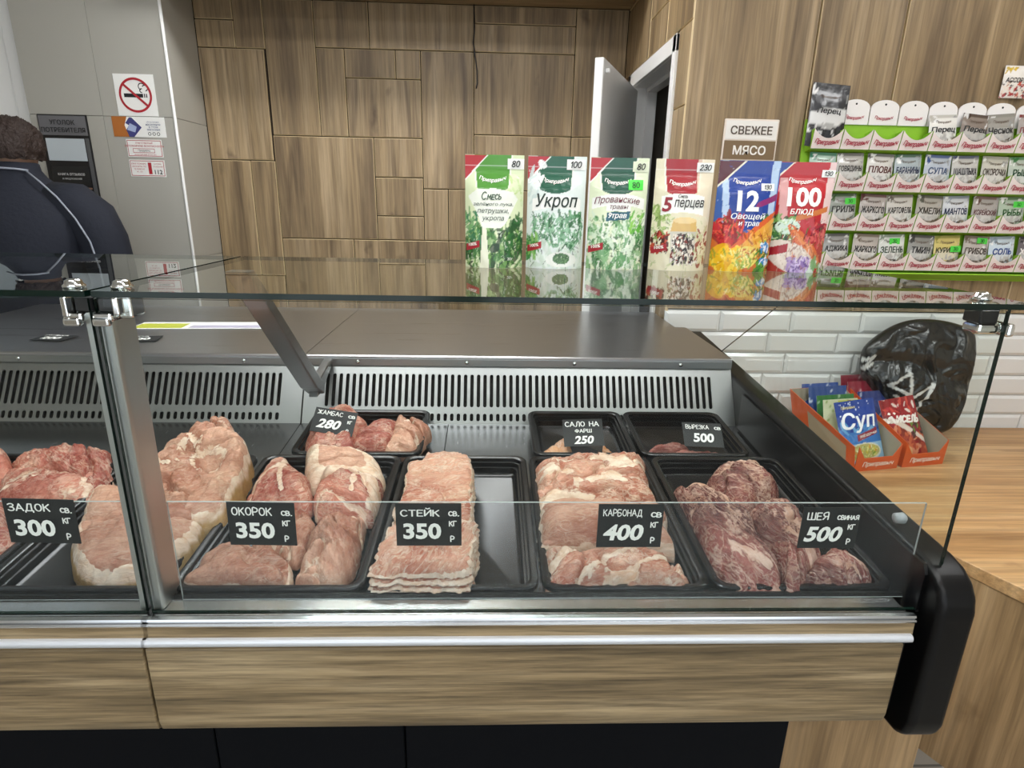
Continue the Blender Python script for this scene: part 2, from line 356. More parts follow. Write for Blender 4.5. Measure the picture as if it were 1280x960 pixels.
# ------------------------------------------------------------------ painting prints into colour grids
class Paint:
    """u 0..1 left to right, v 0..1 bottom to top"""
    def __init__(s, nu, nv, base, seed=1):
        s.nu, s.nv = nu, nv; s.u, s.v = np.meshgrid(np.arange(nu+1)/nu, np.arange(nv+1)/nv); s.c = np.empty((nv+1, nu+1, 3)); s.c[:] = lin(base); s.r = np.random.RandomState(seed)
    def mask(s, m, c, a=1.): m = np.clip(m, 0, 1)[..., None]*a; s.c = s.c*(1-m) + np.array(lin(c))*m; return s
    def rect(s, u0, v0, u1, v1, c, a=1.): return s.mask(((s.u >= u0) & (s.u <= u1) & (s.v >= v0) & (s.v <= v1)).astype(float), c, a)
    def ell(s, u, v, ru, rv, c, a=1., rot=0.):
        du, dv = s.u-u, (s.v-v); cs, sn = math.cos(rot), math.sin(rot); x, y = du*cs+dv*sn, -du*sn+dv*cs
        return s.mask(((x/ru)**2 + (y/rv)**2 <= 1).astype(float), c, a)
    def poly(s, pts, c, a=1.):
        ins = np.zeros(s.u.shape, bool); n = len(pts)
        for i in range(n):
            (x0, y0), (x1, y1) = pts[i], pts[(i+1) % n]
            cond = ((y0 > s.v) != (y1 > s.v)); xi = (x1-x0)*(s.v-y0)/((y1-y0) if y1 != y0 else 1e-9)+x0; ins ^= cond & (s.u < xi)
        return s.mask(ins.astype(float), c, a)
    def blobs(s, u0, v0, u1, v1, cols, n, r0, r1, asp=.6, a=.9, leaf=2.2):
        for k in range(n):
            r = s.r.uniform(r0, r1); s.ell(s.r.uniform(u0, u1), s.r.uniform(v0, v1), r, r*asp*s.r.uniform(.25, 1)*leaf/2.2, cols[s.r.randint(len(cols))], a, s.r.uniform(0, 3.14))
        return s
    def flat(s): return s.c.reshape(-1, 3)
def pouch(name, W, H, D, paint, mats, seal=.06, gusset=True, seed=0, wrinkle=.0012):
    """flat-bottomed foil pouch: sealed sides and top, fuller towards the bottom. local: x centre, z from 0, front towards -y"""
    nu, nv = paint.nu, paint.nv; rnd = random.Random(seed); ph = [rnd.uniform(0, 6) for _ in range(4)]
    def th(u, v):
        a = max(0., 1 - abs(2*u-1)**3.2); b = (1-v)**.75*1.15 if gusset else math.sin(math.pi*min(1, max(0, v)))**.6
        e = min(1, max(0, (1-v-.10)/.2)); e = e*e*(3-2*e); k = a*min(1, b)*e
        return D*k + wrinkle*k*(math.sin(u*17+ph[0]+v*4)+math.sin(v*23+ph[1]+u*5)+.6*math.sin(u*39+v*31+ph[2]))
    def surf(x, z):
        u, v = x/W+.5, z/H
        return -th(min(1, max(0, u)), min(1, max(0, v)))*.5-.0006
    mb = MB(); mb.grid(lambda u, v: ((u-.5)*W, -th(u, v)*.5-.0005, v*H), nu, nv, 0)
    n0 = len(mb.v); mb.grid(lambda u, v: ((u-.5)*W, th(u, v)*.5+.0005, v*H), nu//4, nv//4, 0, flip=True)
    me = mesh_of(name, mb, mats); cols = np.ones((len(mb.v), 3))*.6; cols[:n0] = paint.flat(); set_color(me, 'paint', cols)
    return me, surf
def mobj(name, me, parent=None, loc=(0,0,0), rot=(0,0,0)):
    o = bpy.data.objects.new(name, me); col.objects.link(o); o.location = loc; o.rotation_euler = rot
    if parent: o.parent = parent
    return o


# ------------------------------------------------------------------ the room
def panels(name, rects, place, depth, loc, back=None, parent=None, seed=0, gap=.0025):
    """oak boards with visible joints; place(a, z, d) maps board coordinates to the room"""
    rnd = random.Random(seed); mb = MB(); shift = []
    def q(a0, z0, a1, z1, d0, d1, mi):
        P = [place(a, z, d) for d in (d0, d1) for a, z in ((a0, z0), (a1, z0), (a1, z1), (a0, z1))]; mb.add(P, [(0,1,2,3),(4,7,6,5),(0,4,5,1),(1,5,6,2),(2,6,7,3),(3,7,4,0)], mi)
    if back: q(*back, depth, depth+.03, 1); shift += [(0,0,0)]*8
    for (a0, z0, a1, z1) in rects:
        b = .0025; s = (rnd.uniform(-9, 9), rnd.uniform(-9, 9), rnd.uniform(-3, 3))
        F0 = [place(a, z, 0) for a, z in ((a0+gap+b, z0+gap+b), (a1-gap-b, z0+gap+b), (a1-gap-b, z1-gap-b), (a0+gap+b, z1-gap-b))]
        F1 = [place(a, z, b) for a, z in ((a0+gap, z0+gap), (a1-gap, z0+gap), (a1-gap, z1-gap), (a0+gap, z1-gap))]
        F2 = [place(a, z, depth) for a, z in ((a0+gap, z0+gap), (a1-gap, z0+gap), (a1-gap, z1-gap), (a0+gap, z1-gap))]
        o = len(mb.v); mb.add(F0+F1+F2, [(0,1,2,3)], 0)
        for i in range(4):
            j = (i+1) % 4; mb.f += [(o+i, o+4+i, o+4+j, o+j), (o+4+i, o+8+i, o+8+j, o+4+j)]; mb.mi += [2, 2]; mb.sm += [False]*2
        shift += [s]*12
    o = struct(name, mb, [OAK, GAP, EDGE], loc, parent)
    a = o.data.attributes.new('shift', 'FLOAT_VECTOR', 'POINT'); a.data.foreach_set('vector', np.array(shift, np.float32).ravel())
    return o
XL, XS, YB, YR, ZC = -1.485, .683, 2.6, 1.5, 2.9   # column face, passage side wall, back wall, right wall, ceiling

back_boards = [(XL,2.332,-1.295,2.43),(XL,2.207,-1.295,2.332),(-1.295,2.207,-1.148,2.43),(XL,1.678,-1.157,2.207),(XL,.75,-1.281,1.678),(-1.281,.75,-1.151,1.678),
 (-1.148,1.804,-.899,2.43),(-.899,2.22,-.627,2.43),(-.627,2.22,-.1,2.43),(-.1,2.348,.417,2.43),(-.1,2.22,.417,2.348),(-.899,1.804,-.757,2.22),(-.757,2.085,-.499,2.22),
 (-.499,2.085,-.372,2.22),(-.757,1.804,-.372,2.085),(-1.151,1.28,-.628,1.804),(-.628,1.607,-.372,1.804),(-.628,1.407,-.372,1.607),(-.628,1.28,-.372,1.407),
 (-.372,1.552,-.1,2.22),(-.1,1.83,.417,2.22),(-.1,1.552,.417,1.83),(-.372,1.28,-.239,1.552),(-.239,1.28,.417,1.552),(-1.151,.75,-.762,1.28),(-.762,.75,-.239,1.28),(-.239,.75,.417,1.28),
 (.417,1.83,XS,2.43),(.417,.75,XS,1.83),(XL,0,-.6,.75),(-.6,0,XS,.75)]
panels('wall_back', back_boards, lambda a, z, d: (a, YB + d, z), .012, (0, YB, 0), back=(XL-.3, 0, XS+.11, ZC), seed=3)
# soffit above the back wall
sob = MB(); sob.box(XL, 2.12, 2.43, XS-.002, YB, ZC-.002)
so = struct('trim_1', sob, OAKX, (0, 2.4, 2.43))
# passage side wall with its doorway: y from YR to YB, opening 1.69..2.40 up to 2.04
side_boards = [(YR,2.42,1.95,ZC),(1.95,2.42,2.3,ZC),(2.3,2.42,YB,ZC),(YR,1.84,1.655,2.11),(YR,.0,1.655,1.84),(YR,2.11,1.83,2.42),(1.83,2.26,2.12,2.42),(1.83,2.11,2.12,2.26),(2.12,2.11,YB,2.42),(2.46,1.3,YB,2.11),(2.46,0,YB,1.3)]
panels('wall_passage', side_boards, lambda a, z, d: (XS + d, a, z), .012, (XS, 2, 0), seed=8)
mb = MB(); mb.box(XS+.012, YR+.014, 2.1, XS+.11, YB, ZC); mb.box(XS+.012, YR+.014, 0, XS+.11, 1.66, 2.1); mb.box(XS+.012, 2.455, 0, XS+.11, YB, 2.1); struct('wall_passage_core', mb, GAP, (XS, 2, 0))
# right wall, oak above, white tiles below
right_boards = [(XS,1.105,1.125,ZC),(1.125,1.105,1.43,ZC),(1.43,1.105,2.05,ZC),(2.05,1.105,2.7,ZC),(2.7,1.105,3.4,ZC)]
wr = panels('wall_right', right_boards, lambda a, z, d: (a, YR + d, z), .012, (XS, YR, 0), back=(XS+.11, 0, 3.4, ZC), seed=21, gap=.003)
mb = MB(); tw, th_ = .285, .085; g = .003
mb.box(XS, YR+.008, 0, 3.4, YR+.012, 1.103, 1)
k = 0; z = 1.103
while z > .02:
    z0 = z - th_; x = XS - (tw/2 if k % 2 else .06)
    while x < 3.4:
        a0, a1 = max(XS, x), min(3.4, x+tw)
        if a1 - a0 > .03:
            b = .012; P = [(a0+b, YR-.004, z0+b), (a1-b-g, YR-.004, z0+b), (a1-b-g, YR-.004, z-b-g), (a0+b, YR-.004, z-b-g), (a0, YR+.004, z0), (a1-g, YR+.004, z0), (a1-g, YR+.004, z-g), (a0, YR+.004, z-g), (a0, YR+.009, z0), (a1-g, YR+.009, z0), (a1-g, YR+.009, z-g), (a0, YR+.009, z-g)]
            mb.add(P, [(0,1,2,3)] + [(i, i+4, (i+1) % 4+4, (i+1) % 4) for i in range(4)] + [(i+4, i+8, (i+1) % 4+8, (i+1) % 4+4) for i in range(4)], 0)
        x += tw
    z = z0; k += 1
struct('tile_backsplash', mb, [TILE, GROUT], parent=wr)
# tiled grey column on the left
mb = MB(); yc = 2.27; rows = [0,.6,1.195,1.84,2.48,ZC]; cols = [-2.145,-1.81,XL]
mb.box(-2.145, yc+.006, 0, XL-.006, YB, ZC, 1)
for z0, z1 in zip(rows, rows[1:]):
    for x0, x1 in zip(cols, cols[1:]): mb.box(x0+.001, yc, z0+.001, x1-.001, yc+.01, z1-.001, 0, .0008, 1)
    mb.box(XL-.008, yc+.012, z0+.001, XL, YB, z1-.001, 0, .0008, 1)
mb.tube([(XL+.001, yc+.001, 0), (XL+.001, yc+.001, ZC)], .007, 10, 2)
struct('wall_left_column', mb, [STONE, STONEJ, WHITE], (-1.8, yc, 0))
# window to the left of the column
mb = MB(); wy = 2.30
mb.box(-2.215, wy, .0, -2.147, wy+.05, 2.8, 0, .006)
for x0, x1 in ((-2.36,-2.22),(-3.6,-3.5),(-2.87,-2.79)): mb.box(x0, wy+.015, .82, x1, wy+.07, 2.7, 0, .008)
for z0, z1 in ((.75,.84),(2.62,2.72)): mb.box(-3.6, wy, z0, -2.147, wy+.07, z1, 0, .006)
for x0, x1 in ((-2.79,-2.76),(-2.39,-2.36)): mb.box(x0, wy+.01, .84, x1, wy+.06, 2.62, 0, .004)
wi = struct('window_1', mb, WHITE, (-2.8, wy, .75))
struct('window_pane', MB().box(-3.5, wy+.03, .84, -2.36, wy+.036, 2.62), GLASS, parent=wi)
mb = MB(); mb.box(-4, wy, 0, -2.147, wy+.08, .75); mb.box(-4, wy, 2.72, -2.147, wy+.08, ZC); mb.box(-4, wy, .75, -3.6, wy+.08, 2.72)
struct('wall_left_window', mb, STONE, (-3, wy, 0))
struct('wall_left', MB().box(-4.08, -4, 0, -4, 2.38, ZC), plain('cream_plaster', '#cfc9bd', .8), (-4, -1, 0))
struct('wall_end', MB().box(3.4, -4, 0, 3.48, YR+.04, ZC), plain('cream_plaster', '#cfc9bd', .8), (3.4, -1, 0))
# street side behind the viewer: a broad shop window
mb = MB(); mb.box(-4, -4.1, 0, 3.4, -4, .55); mb.box(-4, -4.1, 2.5, 3.4, -4, ZC); mb.box(-4, -4.1, .55, -3.2, -4, 2.5); mb.box(2.8, -4.1, .55, 3.4, -4, 2.5); mb.box(-.35, -4.1, .55, -.1, -4, 2.5)
struct('wall_front', mb, plain('cream_plaster', '#cfc9bd', .8), (0, -4, 0))
mb = MB()
for x0, x1 in ((-3.2,-3.12),(-1.8,-1.72),(-.43,-.35),(-.1,-.02),(1.3,1.38),(2.72,2.8)): mb.box(x0, -4.07, .55, x1, -4.02, 2.5)
for z0, z1 in ((.55,.62),(2.43,2.5)): mb.box(-3.2, -4.07, z0, -.35, -4.02, z1); mb.box(-.1, -4.07, z0, 2.8, -4.02, z1)
struct('window_2', mb, WHITE, (0, -4.05, .55))
struct('wall_window_dimmer', MB().box(-5, 3.4, 0, -1.2, 3.5, 3.2), plain('grey_render', '#8b8d8e', .9), (-3, 3.4, 0))  # added wall outside, placed to dim the bright left window
def checker_floor():
    m, nt, b = new_mat('floor_tiles'); N = nt.nodes.new; L = nt.links.new
    tc = N('ShaderNodeTexCoord'); br = N('ShaderNodeTexBrick'); br.offset = 0; br.inputs['Scale'].default_value = 1
    br.inputs['Brick Width'].default_value = .45; br.inputs['Row Height'].default_value = .45; br.inputs['Mortar Size'].default_value = .004
    br.inputs['Color1'].default_value = (*lin('#8f8b84'), 1); br.inputs['Color2'].default_value = (*lin('#99958d'), 1); br.inputs['Mortar'].default_value = (*lin('#5a5854'), 1)
    L(tc.outputs['Object'], br.inputs['Vector']); L(br.outputs['Color'], b.inputs['Base Color']); b.inputs['Roughness'].default_value = .3; return m
struct('floor', MB().box(-4.1, -4.1, -.05, 3.5, 2.7, 0), checker_floor(), (0, 0, 0))
struct('ceiling', MB().box(-4.1, -4.1, ZC, 3.5, 2.7, ZC+.05), plain('ceiling_white', '#e4e2dc', .85), (0, 0, ZC))
# door to the back room: white jambs, leaf standing ajar
mb = MB(); y0, y1, zt = 1.69, 2.40, 2.04
mb.box(XS-.012, y0-.045, 0, XS+.002, y0+.0, zt+.06, 0, .003); mb.box(XS-.012, y1, 0, XS+.002, y1+.055, zt+.06, 0, .003); mb.box(XS-.012, y0-.045, zt, XS+.002, y1+.055, zt+.06, 0, .003)
mb.box(XS+.002, y0-.02, 0, XS+.12, y0, zt+.02, 0, .003); mb.box(XS+.002, y1, 0, XS+.12, y1+.02, zt+.02, 0, .003); mb.box(XS+.002, y0, zt, XS+.12, y1, zt+.02, 0, .003)
mb.box(XS+.07, y1-.02, 0, XS+.12, y1, zt, 0, .003); mb.box(XS+.07, y0, zt-.02, XS+.12, y1, zt, 0, .003)
dr = struct('door_1', mb, WHITE, (XS, 2.05, 0))
mb = MB(); a = Vector((.383, 1.70, 0)); h_ = Vector((.672, 2.385, 0)); d = (h_ - a).normalized(); n = Vector((d.y, -d.x, 0))
def leafbox(t0, t1, m0, m1, z0, z1, mi=0):
    P = [a + d*t + n*m for t, m in ((t0, m0), (t1, m0), (t1, m1), (t0, m1))]; mb.prism([(p.x, p.y) for p in P], 'z', z0, z1, mi, .002, 1)
leafbox(0, .735, 0, .036, .01, 2.022)
lf = struct('door_leaf', mb, [plain('door_grey', '#c9c9c7', .4)], parent=dr)
mb = MB(); leafbox(-.003, 0.0, .002, .034, .01, 2.022); leafbox(.03, .045, .036, .052, 1.975, 1.99)
struct('edge_band', mb, WHITE, parent=lf)
mb = MB(); mb.tube([a + d*.06 + n*.036 + Vector((0,0,1.0)), a + d*.06 + n*.085 + Vector((0,0,1.0)), a + d*.17 + n*.085 + Vector((0,0,1.0))], .009, 10); struct('door_handle', mb, STEEL, parent=lf)
# dim store room behind the doorway
mb = MB(); mb.box(XS+.9, YR+.3, 0, XS+.95, YB+.6, 2.3); mb.box(XS+.12, YB, 0, XS+.95, YB+.05, 2.3); mb.box(XS+.1, YR+.05, 2.3, XS+.95, YB+.05, 2.35)
struct('wall_storeroom', mb, plain('storeroom_grey', '#8d867b', .8), (1.2, 2.2, 0))

# ceiling lamps: flat panels over the shop, plus an added fill panel over the staff passage
def lamp(x, y, sx, sy, label, k=1.):
    t = thing('ceiling_light', label, 'light', (x, y, ZC), group='ceiling lamps')
    fr = MB()
    for a0, b0, a1, b1 in ((-sx,-sy,sx,-sy+.02),(-sx,sy-.02,sx,sy),(-sx,-sy+.02,-sx+.02,sy-.02),(sx-.02,-sy+.02,sx,sy-.02)): fr.box(a0, b0, -.02, a1, b1, 0)
    part('frame', fr, WHITE, t, local=True)
    m = plain('lamp_diffuser_%g' % k, '#ffffff', .5, emit=LAMP*k)
    part('diffuser', MB().box(-sx+.02, -sy+.02, -.012, sx-.02, sy-.02, -.002), m, t, local=True)
    return t
lamp(-.75, -.5, .6, .15, 'white ceiling lamp over the shop floor, left of the viewer')
lamp(.75, -.5, .6, .15, 'white ceiling lamp over the shop floor, right of the viewer')
lamp(-.75, -2.4, .6, .15, 'white ceiling lamp near the shop window, left one')
lamp(.9, -2.4, .6, .15, 'white ceiling lamp near the shop window, right one')
lamp(-.3, .9, .6, .15, 'white ceiling lamp over the display case', .9)
lamp(-.5, 1.7, .6, .12, 'added white fill lamp over the staff passage, before the soffit', 1.6)  # unseen fill panel, added to brighten the back wall and column
lamp(2.0, .3, .15, .6, 'white ceiling lamp over the wooden counter', .8)

# cable hanging down the oak wall
mb = MB(); mb.tube([(-.1,2.594,2.43),(-.097,2.592,2.33),(-.102,2.592,2.26),(-.094,2.59,2.2),(-.083,2.59,2.13),(-.082,2.59,2.075),(-.088,2.591,2.05)], .0035, 8)
solid('hanging_cable', mb, BLACKP, 'thin black cable hanging down the oak boarded wall from the soffit', 'cable', (-.095, 2.592, 2.05), local=False)

# notices on the grey column
def flat_sign(name, x0, z0, x1, z1, mats, label, cat, y=2.27, extra=None, t=.002, paint=None, bev=0.):
    o = solid(name, MB().box(x0-(x0+x1)/2, -t, 0, x1-(x0+x1)/2, 0, z1-z0, 0, bev, 1) if paint is None else None, mats, label, cat, ((x0+x1)/2, y, z0)) if paint is None else None
    return o
def letters(parent, name, body, x, z, h, mat, bold=0., shear=0., y=-.0022, hand=None, w=None, rot=0., arc=0., surf=None, sx=1., label=None):
    VF = hand_mesh(body, hand, shear) if hand else type_mesh(body, bold, shear)
    return part(name, place2d(VF, x, z, h=h, w=w, rot=rot, surf=surf or (lambda a, b: y), arc=arc, sx=sx), mat, parent, local=True, label=label)
s = flat_sign('no_smoking_sign', -1.737, 1.843, -1.556, 2.02, PAPER, 'square white no smoking sign on the grey tiled column', 'sign')
mb = MB(); cx, cz = 0, .0885
def ring(r0, r1, x, z, y, n=48, mi=0, a0=0, a1=2*math.pi):
    V = []; F = []
    for i in range(n+1):
        t = a0+(a1-a0)*i/n; V += [(x+r0*math.cos(t), y, z+r0*math.sin(t)), (x+r1*math.cos(t), y, z+r1*math.sin(t))]
    for i in range(n): F.append((2*i, 2*i+1, 2*i+3, 2*i+2))
    mb.add(V, F, mi)
ring(.064, .074, 0, cz, -.0032)
c, s_ = math.cos(R(-42)), math.sin(R(-42)); mb.add([(x*c-z*s_, -.0034, cz+x*s_+z*c) for x, z in ((-.068,-.005),(.068,-.005),(.068,.005),(-.068,.005))], [(0,1,2,3)])
part('prohibition_ring', mb, REDP, s, local=True)
mb = MB(); mb.add([(x, -.0026, z) for x, z in ((-.052,.079),(.034,.079),(.034,.095),(-.052,.095))], [(0,1,2,3)])
for q in (.038, .047): mb.add([(x, -.0026, z) for x, z in ((q,.079),(q+.005,.079),(q+.005,.095),(q,.095))], [(0,1,2,3)])
mb2 = mb; mb = MB(); mb.v, mb.f, mb.mi, mb.sm = mb2.v, mb2.f, mb2.mi, mb2.sm
for (x, z, r, a0, a1) in ((.032,.125,.014,.6,4.4),(.046,.119,.012,-1.4,2.6),(.03,.108,.008,1.2,4.9)): ring(r-.002, r+.002, x, z, -.0026, 20, 0, a0, a1)
part('cigarette', mb, INK, s, local=True)
s = flat_sign('arrow_sticker', -1.773, 1.752, -1.533, 1.84, PAPER, 'white sticker with an orange and blue arrow under the no smoking sign', 'sticker')
mb = MB(); Y_ = -.0026
mb.add([(x, Y_, z) for x, z in ((-.12,.0),(-.05,.0),(-.065,.05),(-.05,.088),(-.12,.088))], [(0,1,2,3,4)], 0)
mb.add([(x, Y_, z) for x, z in ((-.05,.0),(-.028,.0),(.012,.042),(-.028,.084),(-.04,.084),(-.06,.06),(-.045,.05),(-.06,.03))], [(0,1,2,3,4,5,6,7)], 1)
mb.add([(x, Y_-.0004, z) for x, z in ((-.055,.03),(-.02,.02),(-.01,.045),(-.04,.06))], [(0,1,2,3)], 2)
part('arrow', mb, [ink('#b06a2c'), ink('#3d3f7a'), ink('#a9b7d8')], s, local=True)
for k, z in enumerate((.066,.055,.044,.033)): letters(s, 'lettering', ['обслуживание','населения','в этом','магазине'][k], .066, z, .0075, ink('#54608a'), y=-.0024)
mb = MB()
for k in range(3): ring(.005, .0075, .045+.02*k, .015, -.0026, 14)
part('lettering', mb, INK, s, local=True)
s = flat_sign('red_text_sticker', -1.723, 1.664, -1.56, 1.742, PAPER, 'small white sticker with red text and a framed line, upper of two', 'sticker')
def frame2d(mb, x0, z0, x1, z1, t, y, mi=0):
    for a0, b0, a1, b1 in ((x0,z0,x1,z0+t),(x0,z1-t,x1,z1),(x0,z0,x0+t,z1),(x1-t,z0,x1,z1)): mb.add([(a0,y,b0),(a1,y,b0),(a1,y,b1),(a0,y,b1)], [(0,1,2,3)], mi)
mb = MB(); frame2d(mb, -.078,.004,.078,.074,.0025,-.0026); frame2d(mb, -.055,.019,.045,.038,.002,-.0026); part('print_frame', mb, REDP, s, local=True)
letters(s, 'lettering', 'ОТВЕТСТВЕННЫЙ', 0, .063, .0085, REDP, .01, y=-.0024); letters(s, 'lettering', 'ЗА ПОЖАРНУЮ БЕЗОПАСНОСТЬ', 0, .049, .0085, REDP, .01, y=-.0024, w=None)
letters(s, 'lettering', 'Продавец', -.004, .0285, .011, INK, 0, .2, y=-.0024); letters(s, 'lettering', 'ФАМИЛИЯ ИМЯ ОТЧЕСТВО', 0, .011, .006, REDP, y=-.0024)
s = flat_sign('emergency_sticker', -1.724, 1.576, -1.56, 1.652, PAPER, 'small white sticker reading 112 beneath the other red text sticker', 'sticker')
mb = MB(); frame2d(mb, -.078,.004,.078,.072,.0025,-.0026); mb.add([(.004,-.0026,.012),(.02,-.0026,.012),(.02,-.0026,.064),(.004,-.0026,.064)], [(0,1,2,3)]); part('print_frame', mb, REDP, s, local=True)
letters(s, 'lettering', '112', .05, .022, .02, INK, .02, y=-.0024)
for k in range(4): letters(s, 'lettering', ['ПРИ ПОЖАРЕ','ЗВОНИТЬ ПО','ТЕЛЕФОНУ','01, 101'][k], -.038, .058-.012*k, .0075, REDP, y=-.0024)
for k in range(2): letters(s, 'lettering', ['СЛУЖБА','СПАСЕНИЯ'][k], .05, .058-.012*k, .006, REDP, y=-.0024)
# information board with pockets
t = thing('information_board', 'black and grey consumer information board with paper pockets on the grey column', 'notice board', (-1.997, 2.27, 1.44))
bd = MB().box(-.113, -.005, 0, .113, 0, .402, 0, .002, 1); part('board', bd, BLACKP, t, local=True)
hp = part('header', MB().box(-.106, -.008, .312, .106, -.004, .396), plain('board_grey', '#6b6b6e', .5), t, local=True)
letters(hp, 'lettering', 'УГОЛОК', 0, .368, .021, ink('#111114'), .012, y=-.009); letters(hp, 'lettering', 'ПОТРЕБИТЕЛЯ', 0, .335, .021, ink('#111114'), .012, y=-.009)
part('certificate', MB().box(-.09, -.009, .2, .085, -.006, .298), plain('certificate_paper', '#c4ced4', .6), t, local=True)
p_ = part('pocket', MB().box(-.09, -.008, .02, .085, -.005, .175), plain('pocket_dark', '#18191c', .2), t, local=True)
letters(p_, 'lettering', 'КНИГА ОТЗЫВОВ', .0, .14, .011, ink('#d8d8d6'), .01, y=-.009); letters(p_, 'lettering', 'И ПРЕДЛОЖЕНИЙ', .0, .12, .011, ink('#d8d8d6'), .01, y=-.009)
mb = MB(); ring(.012, .026, .035, .055, -.009, 12); mb.add([(x, -.009, z) for x, z in ((-.09,.078),(.085,.072),(.085,.08),(-.09,.086))], [(0,1,2,3)]); part('emblem', mb, plain('dull_copper', '#8d6a58', .5), p_, local=True)
part('side_strip', MB().box(.09, -.008, .01, .106, -.005, .3), plain('strip_grey', '#595a5c', .3), t, local=True)
# fresh meat sign on the right wall
t = thing('meat_sign', 'white and brown sign reading fresh meat on the oak wall', 'sign', (.932, YR, 1.655))
mb = MB(); mb.prism([(-.1,0),(.1,0),(.1,.142),(-.1,.142)], 'y', -.006, 0, 0, .004, 2); part('backing', mb, plain('sign_cream', '#e9ddd0', .5), t, local=True)
lo = part('lower_field', MB().box(-.094, -.0075, .006, .094, -.004, .069), plain('sign_brown', '#7d6648', .5), t, local=True)
up = part('upper_field', MB().box(-.094, -.0075, .073, .094, -.004, .136), plain('sign_white', '#efece6', .5), t, local=True)
letters(lo, 'lettering', 'МЯСО', 0, .037, .032, ink('#f3efe8'), .025, y=-.008); letters(up, 'lettering', 'СВЕЖЕЕ', 0, .104, .029, ink('#56493c'), .02, y=-.008)

# ------------------------------------------------------------------ the two refrigerated cases
SL = .08
def zr(y): return .883 + SL*(y-.04)         # plane of the tray rims
def zd(y): return zr(y) - .047              # sloping steel deck
def slot_grille(x0, x1, left_pad, right_pad):
    """perforated sheet leaning back: a row of tall slots over a row of short ones"""
    mb = MB(); yb, zb, yt, zt = .775, zd(.775), .862, 1.046; Lh = math.hypot(yt-yb, zt-zb)
    def P(x, s, d=0.): t = s/Lh; return (x, yb+(yt-yb)*t + d*.9, zb+(zt-zb)*t - d*.45)
    p = .0186; hw = .0050
    def cell(xa, xb, s0, s1, a, b):
        xm = (xa+xb)/2; n = 6; pts = [(xm + hw*math.cos(t), b-hw + hw*math.sin(t)) for t in [math.pi*i/n for i in range(n+1)]] + [(xm - hw*math.cos(t), a+hw - hw*math.sin(t)) for t in [math.pi*i/n for i in range(n+1)]]
        out = []
        for (x, s) in pts:
            if s >= b-hw-1e-9: u = (x-(xm-hw))/(2*hw); q = (xb if u > .99 else xa if u < .01 else xa+(xb-xa)*u, s1)
            else: u = (x-(xm-hw))/(2*hw); q = (xb if u > .99 else xa if u < .01 else xa+(xb-xa)*u, s0)
            out.append(q)
        m = len(pts); o = len(mb.v); mb.add([P(*q) for q in out] + [P(*q) for q in pts] + [P(*q, .0035) for q in pts], [])
        for i in range(m):
            j = (i+1) % m; mb.f += [(o+i, o+j, o+m+j, o+m+i), (o+m+i, o+m+j, o+2*m+j, o+2*m+i)]; mb.mi += [0, 0]; mb.sm += [False]*2
    n = int((x1-x0-left_pad-right_pad)/p); xs = x0+left_pad
    S = [0, .026, .058, .158, Lh]
    def flat(xa, xb, s0, s1): mb.add([P(xa, s0), P(xb, s0), P(xb, s1), P(xa, s1)], [(0,1,2,3)])
    flat(x0, x1, 0, .006); flat(x0, x1, .034, .046); flat(x0, x1, .148, Lh)
    for s0, s1 in ((.006,.034),(.046,.148)):
        flat(x0, xs, s0, s1); flat(xs+n*p, x1, s0, s1)
        for i in range(n): cell(xs+i*p, xs+(i+1)*p, s0, s1, s0+.003, s1-.003)
    return mb
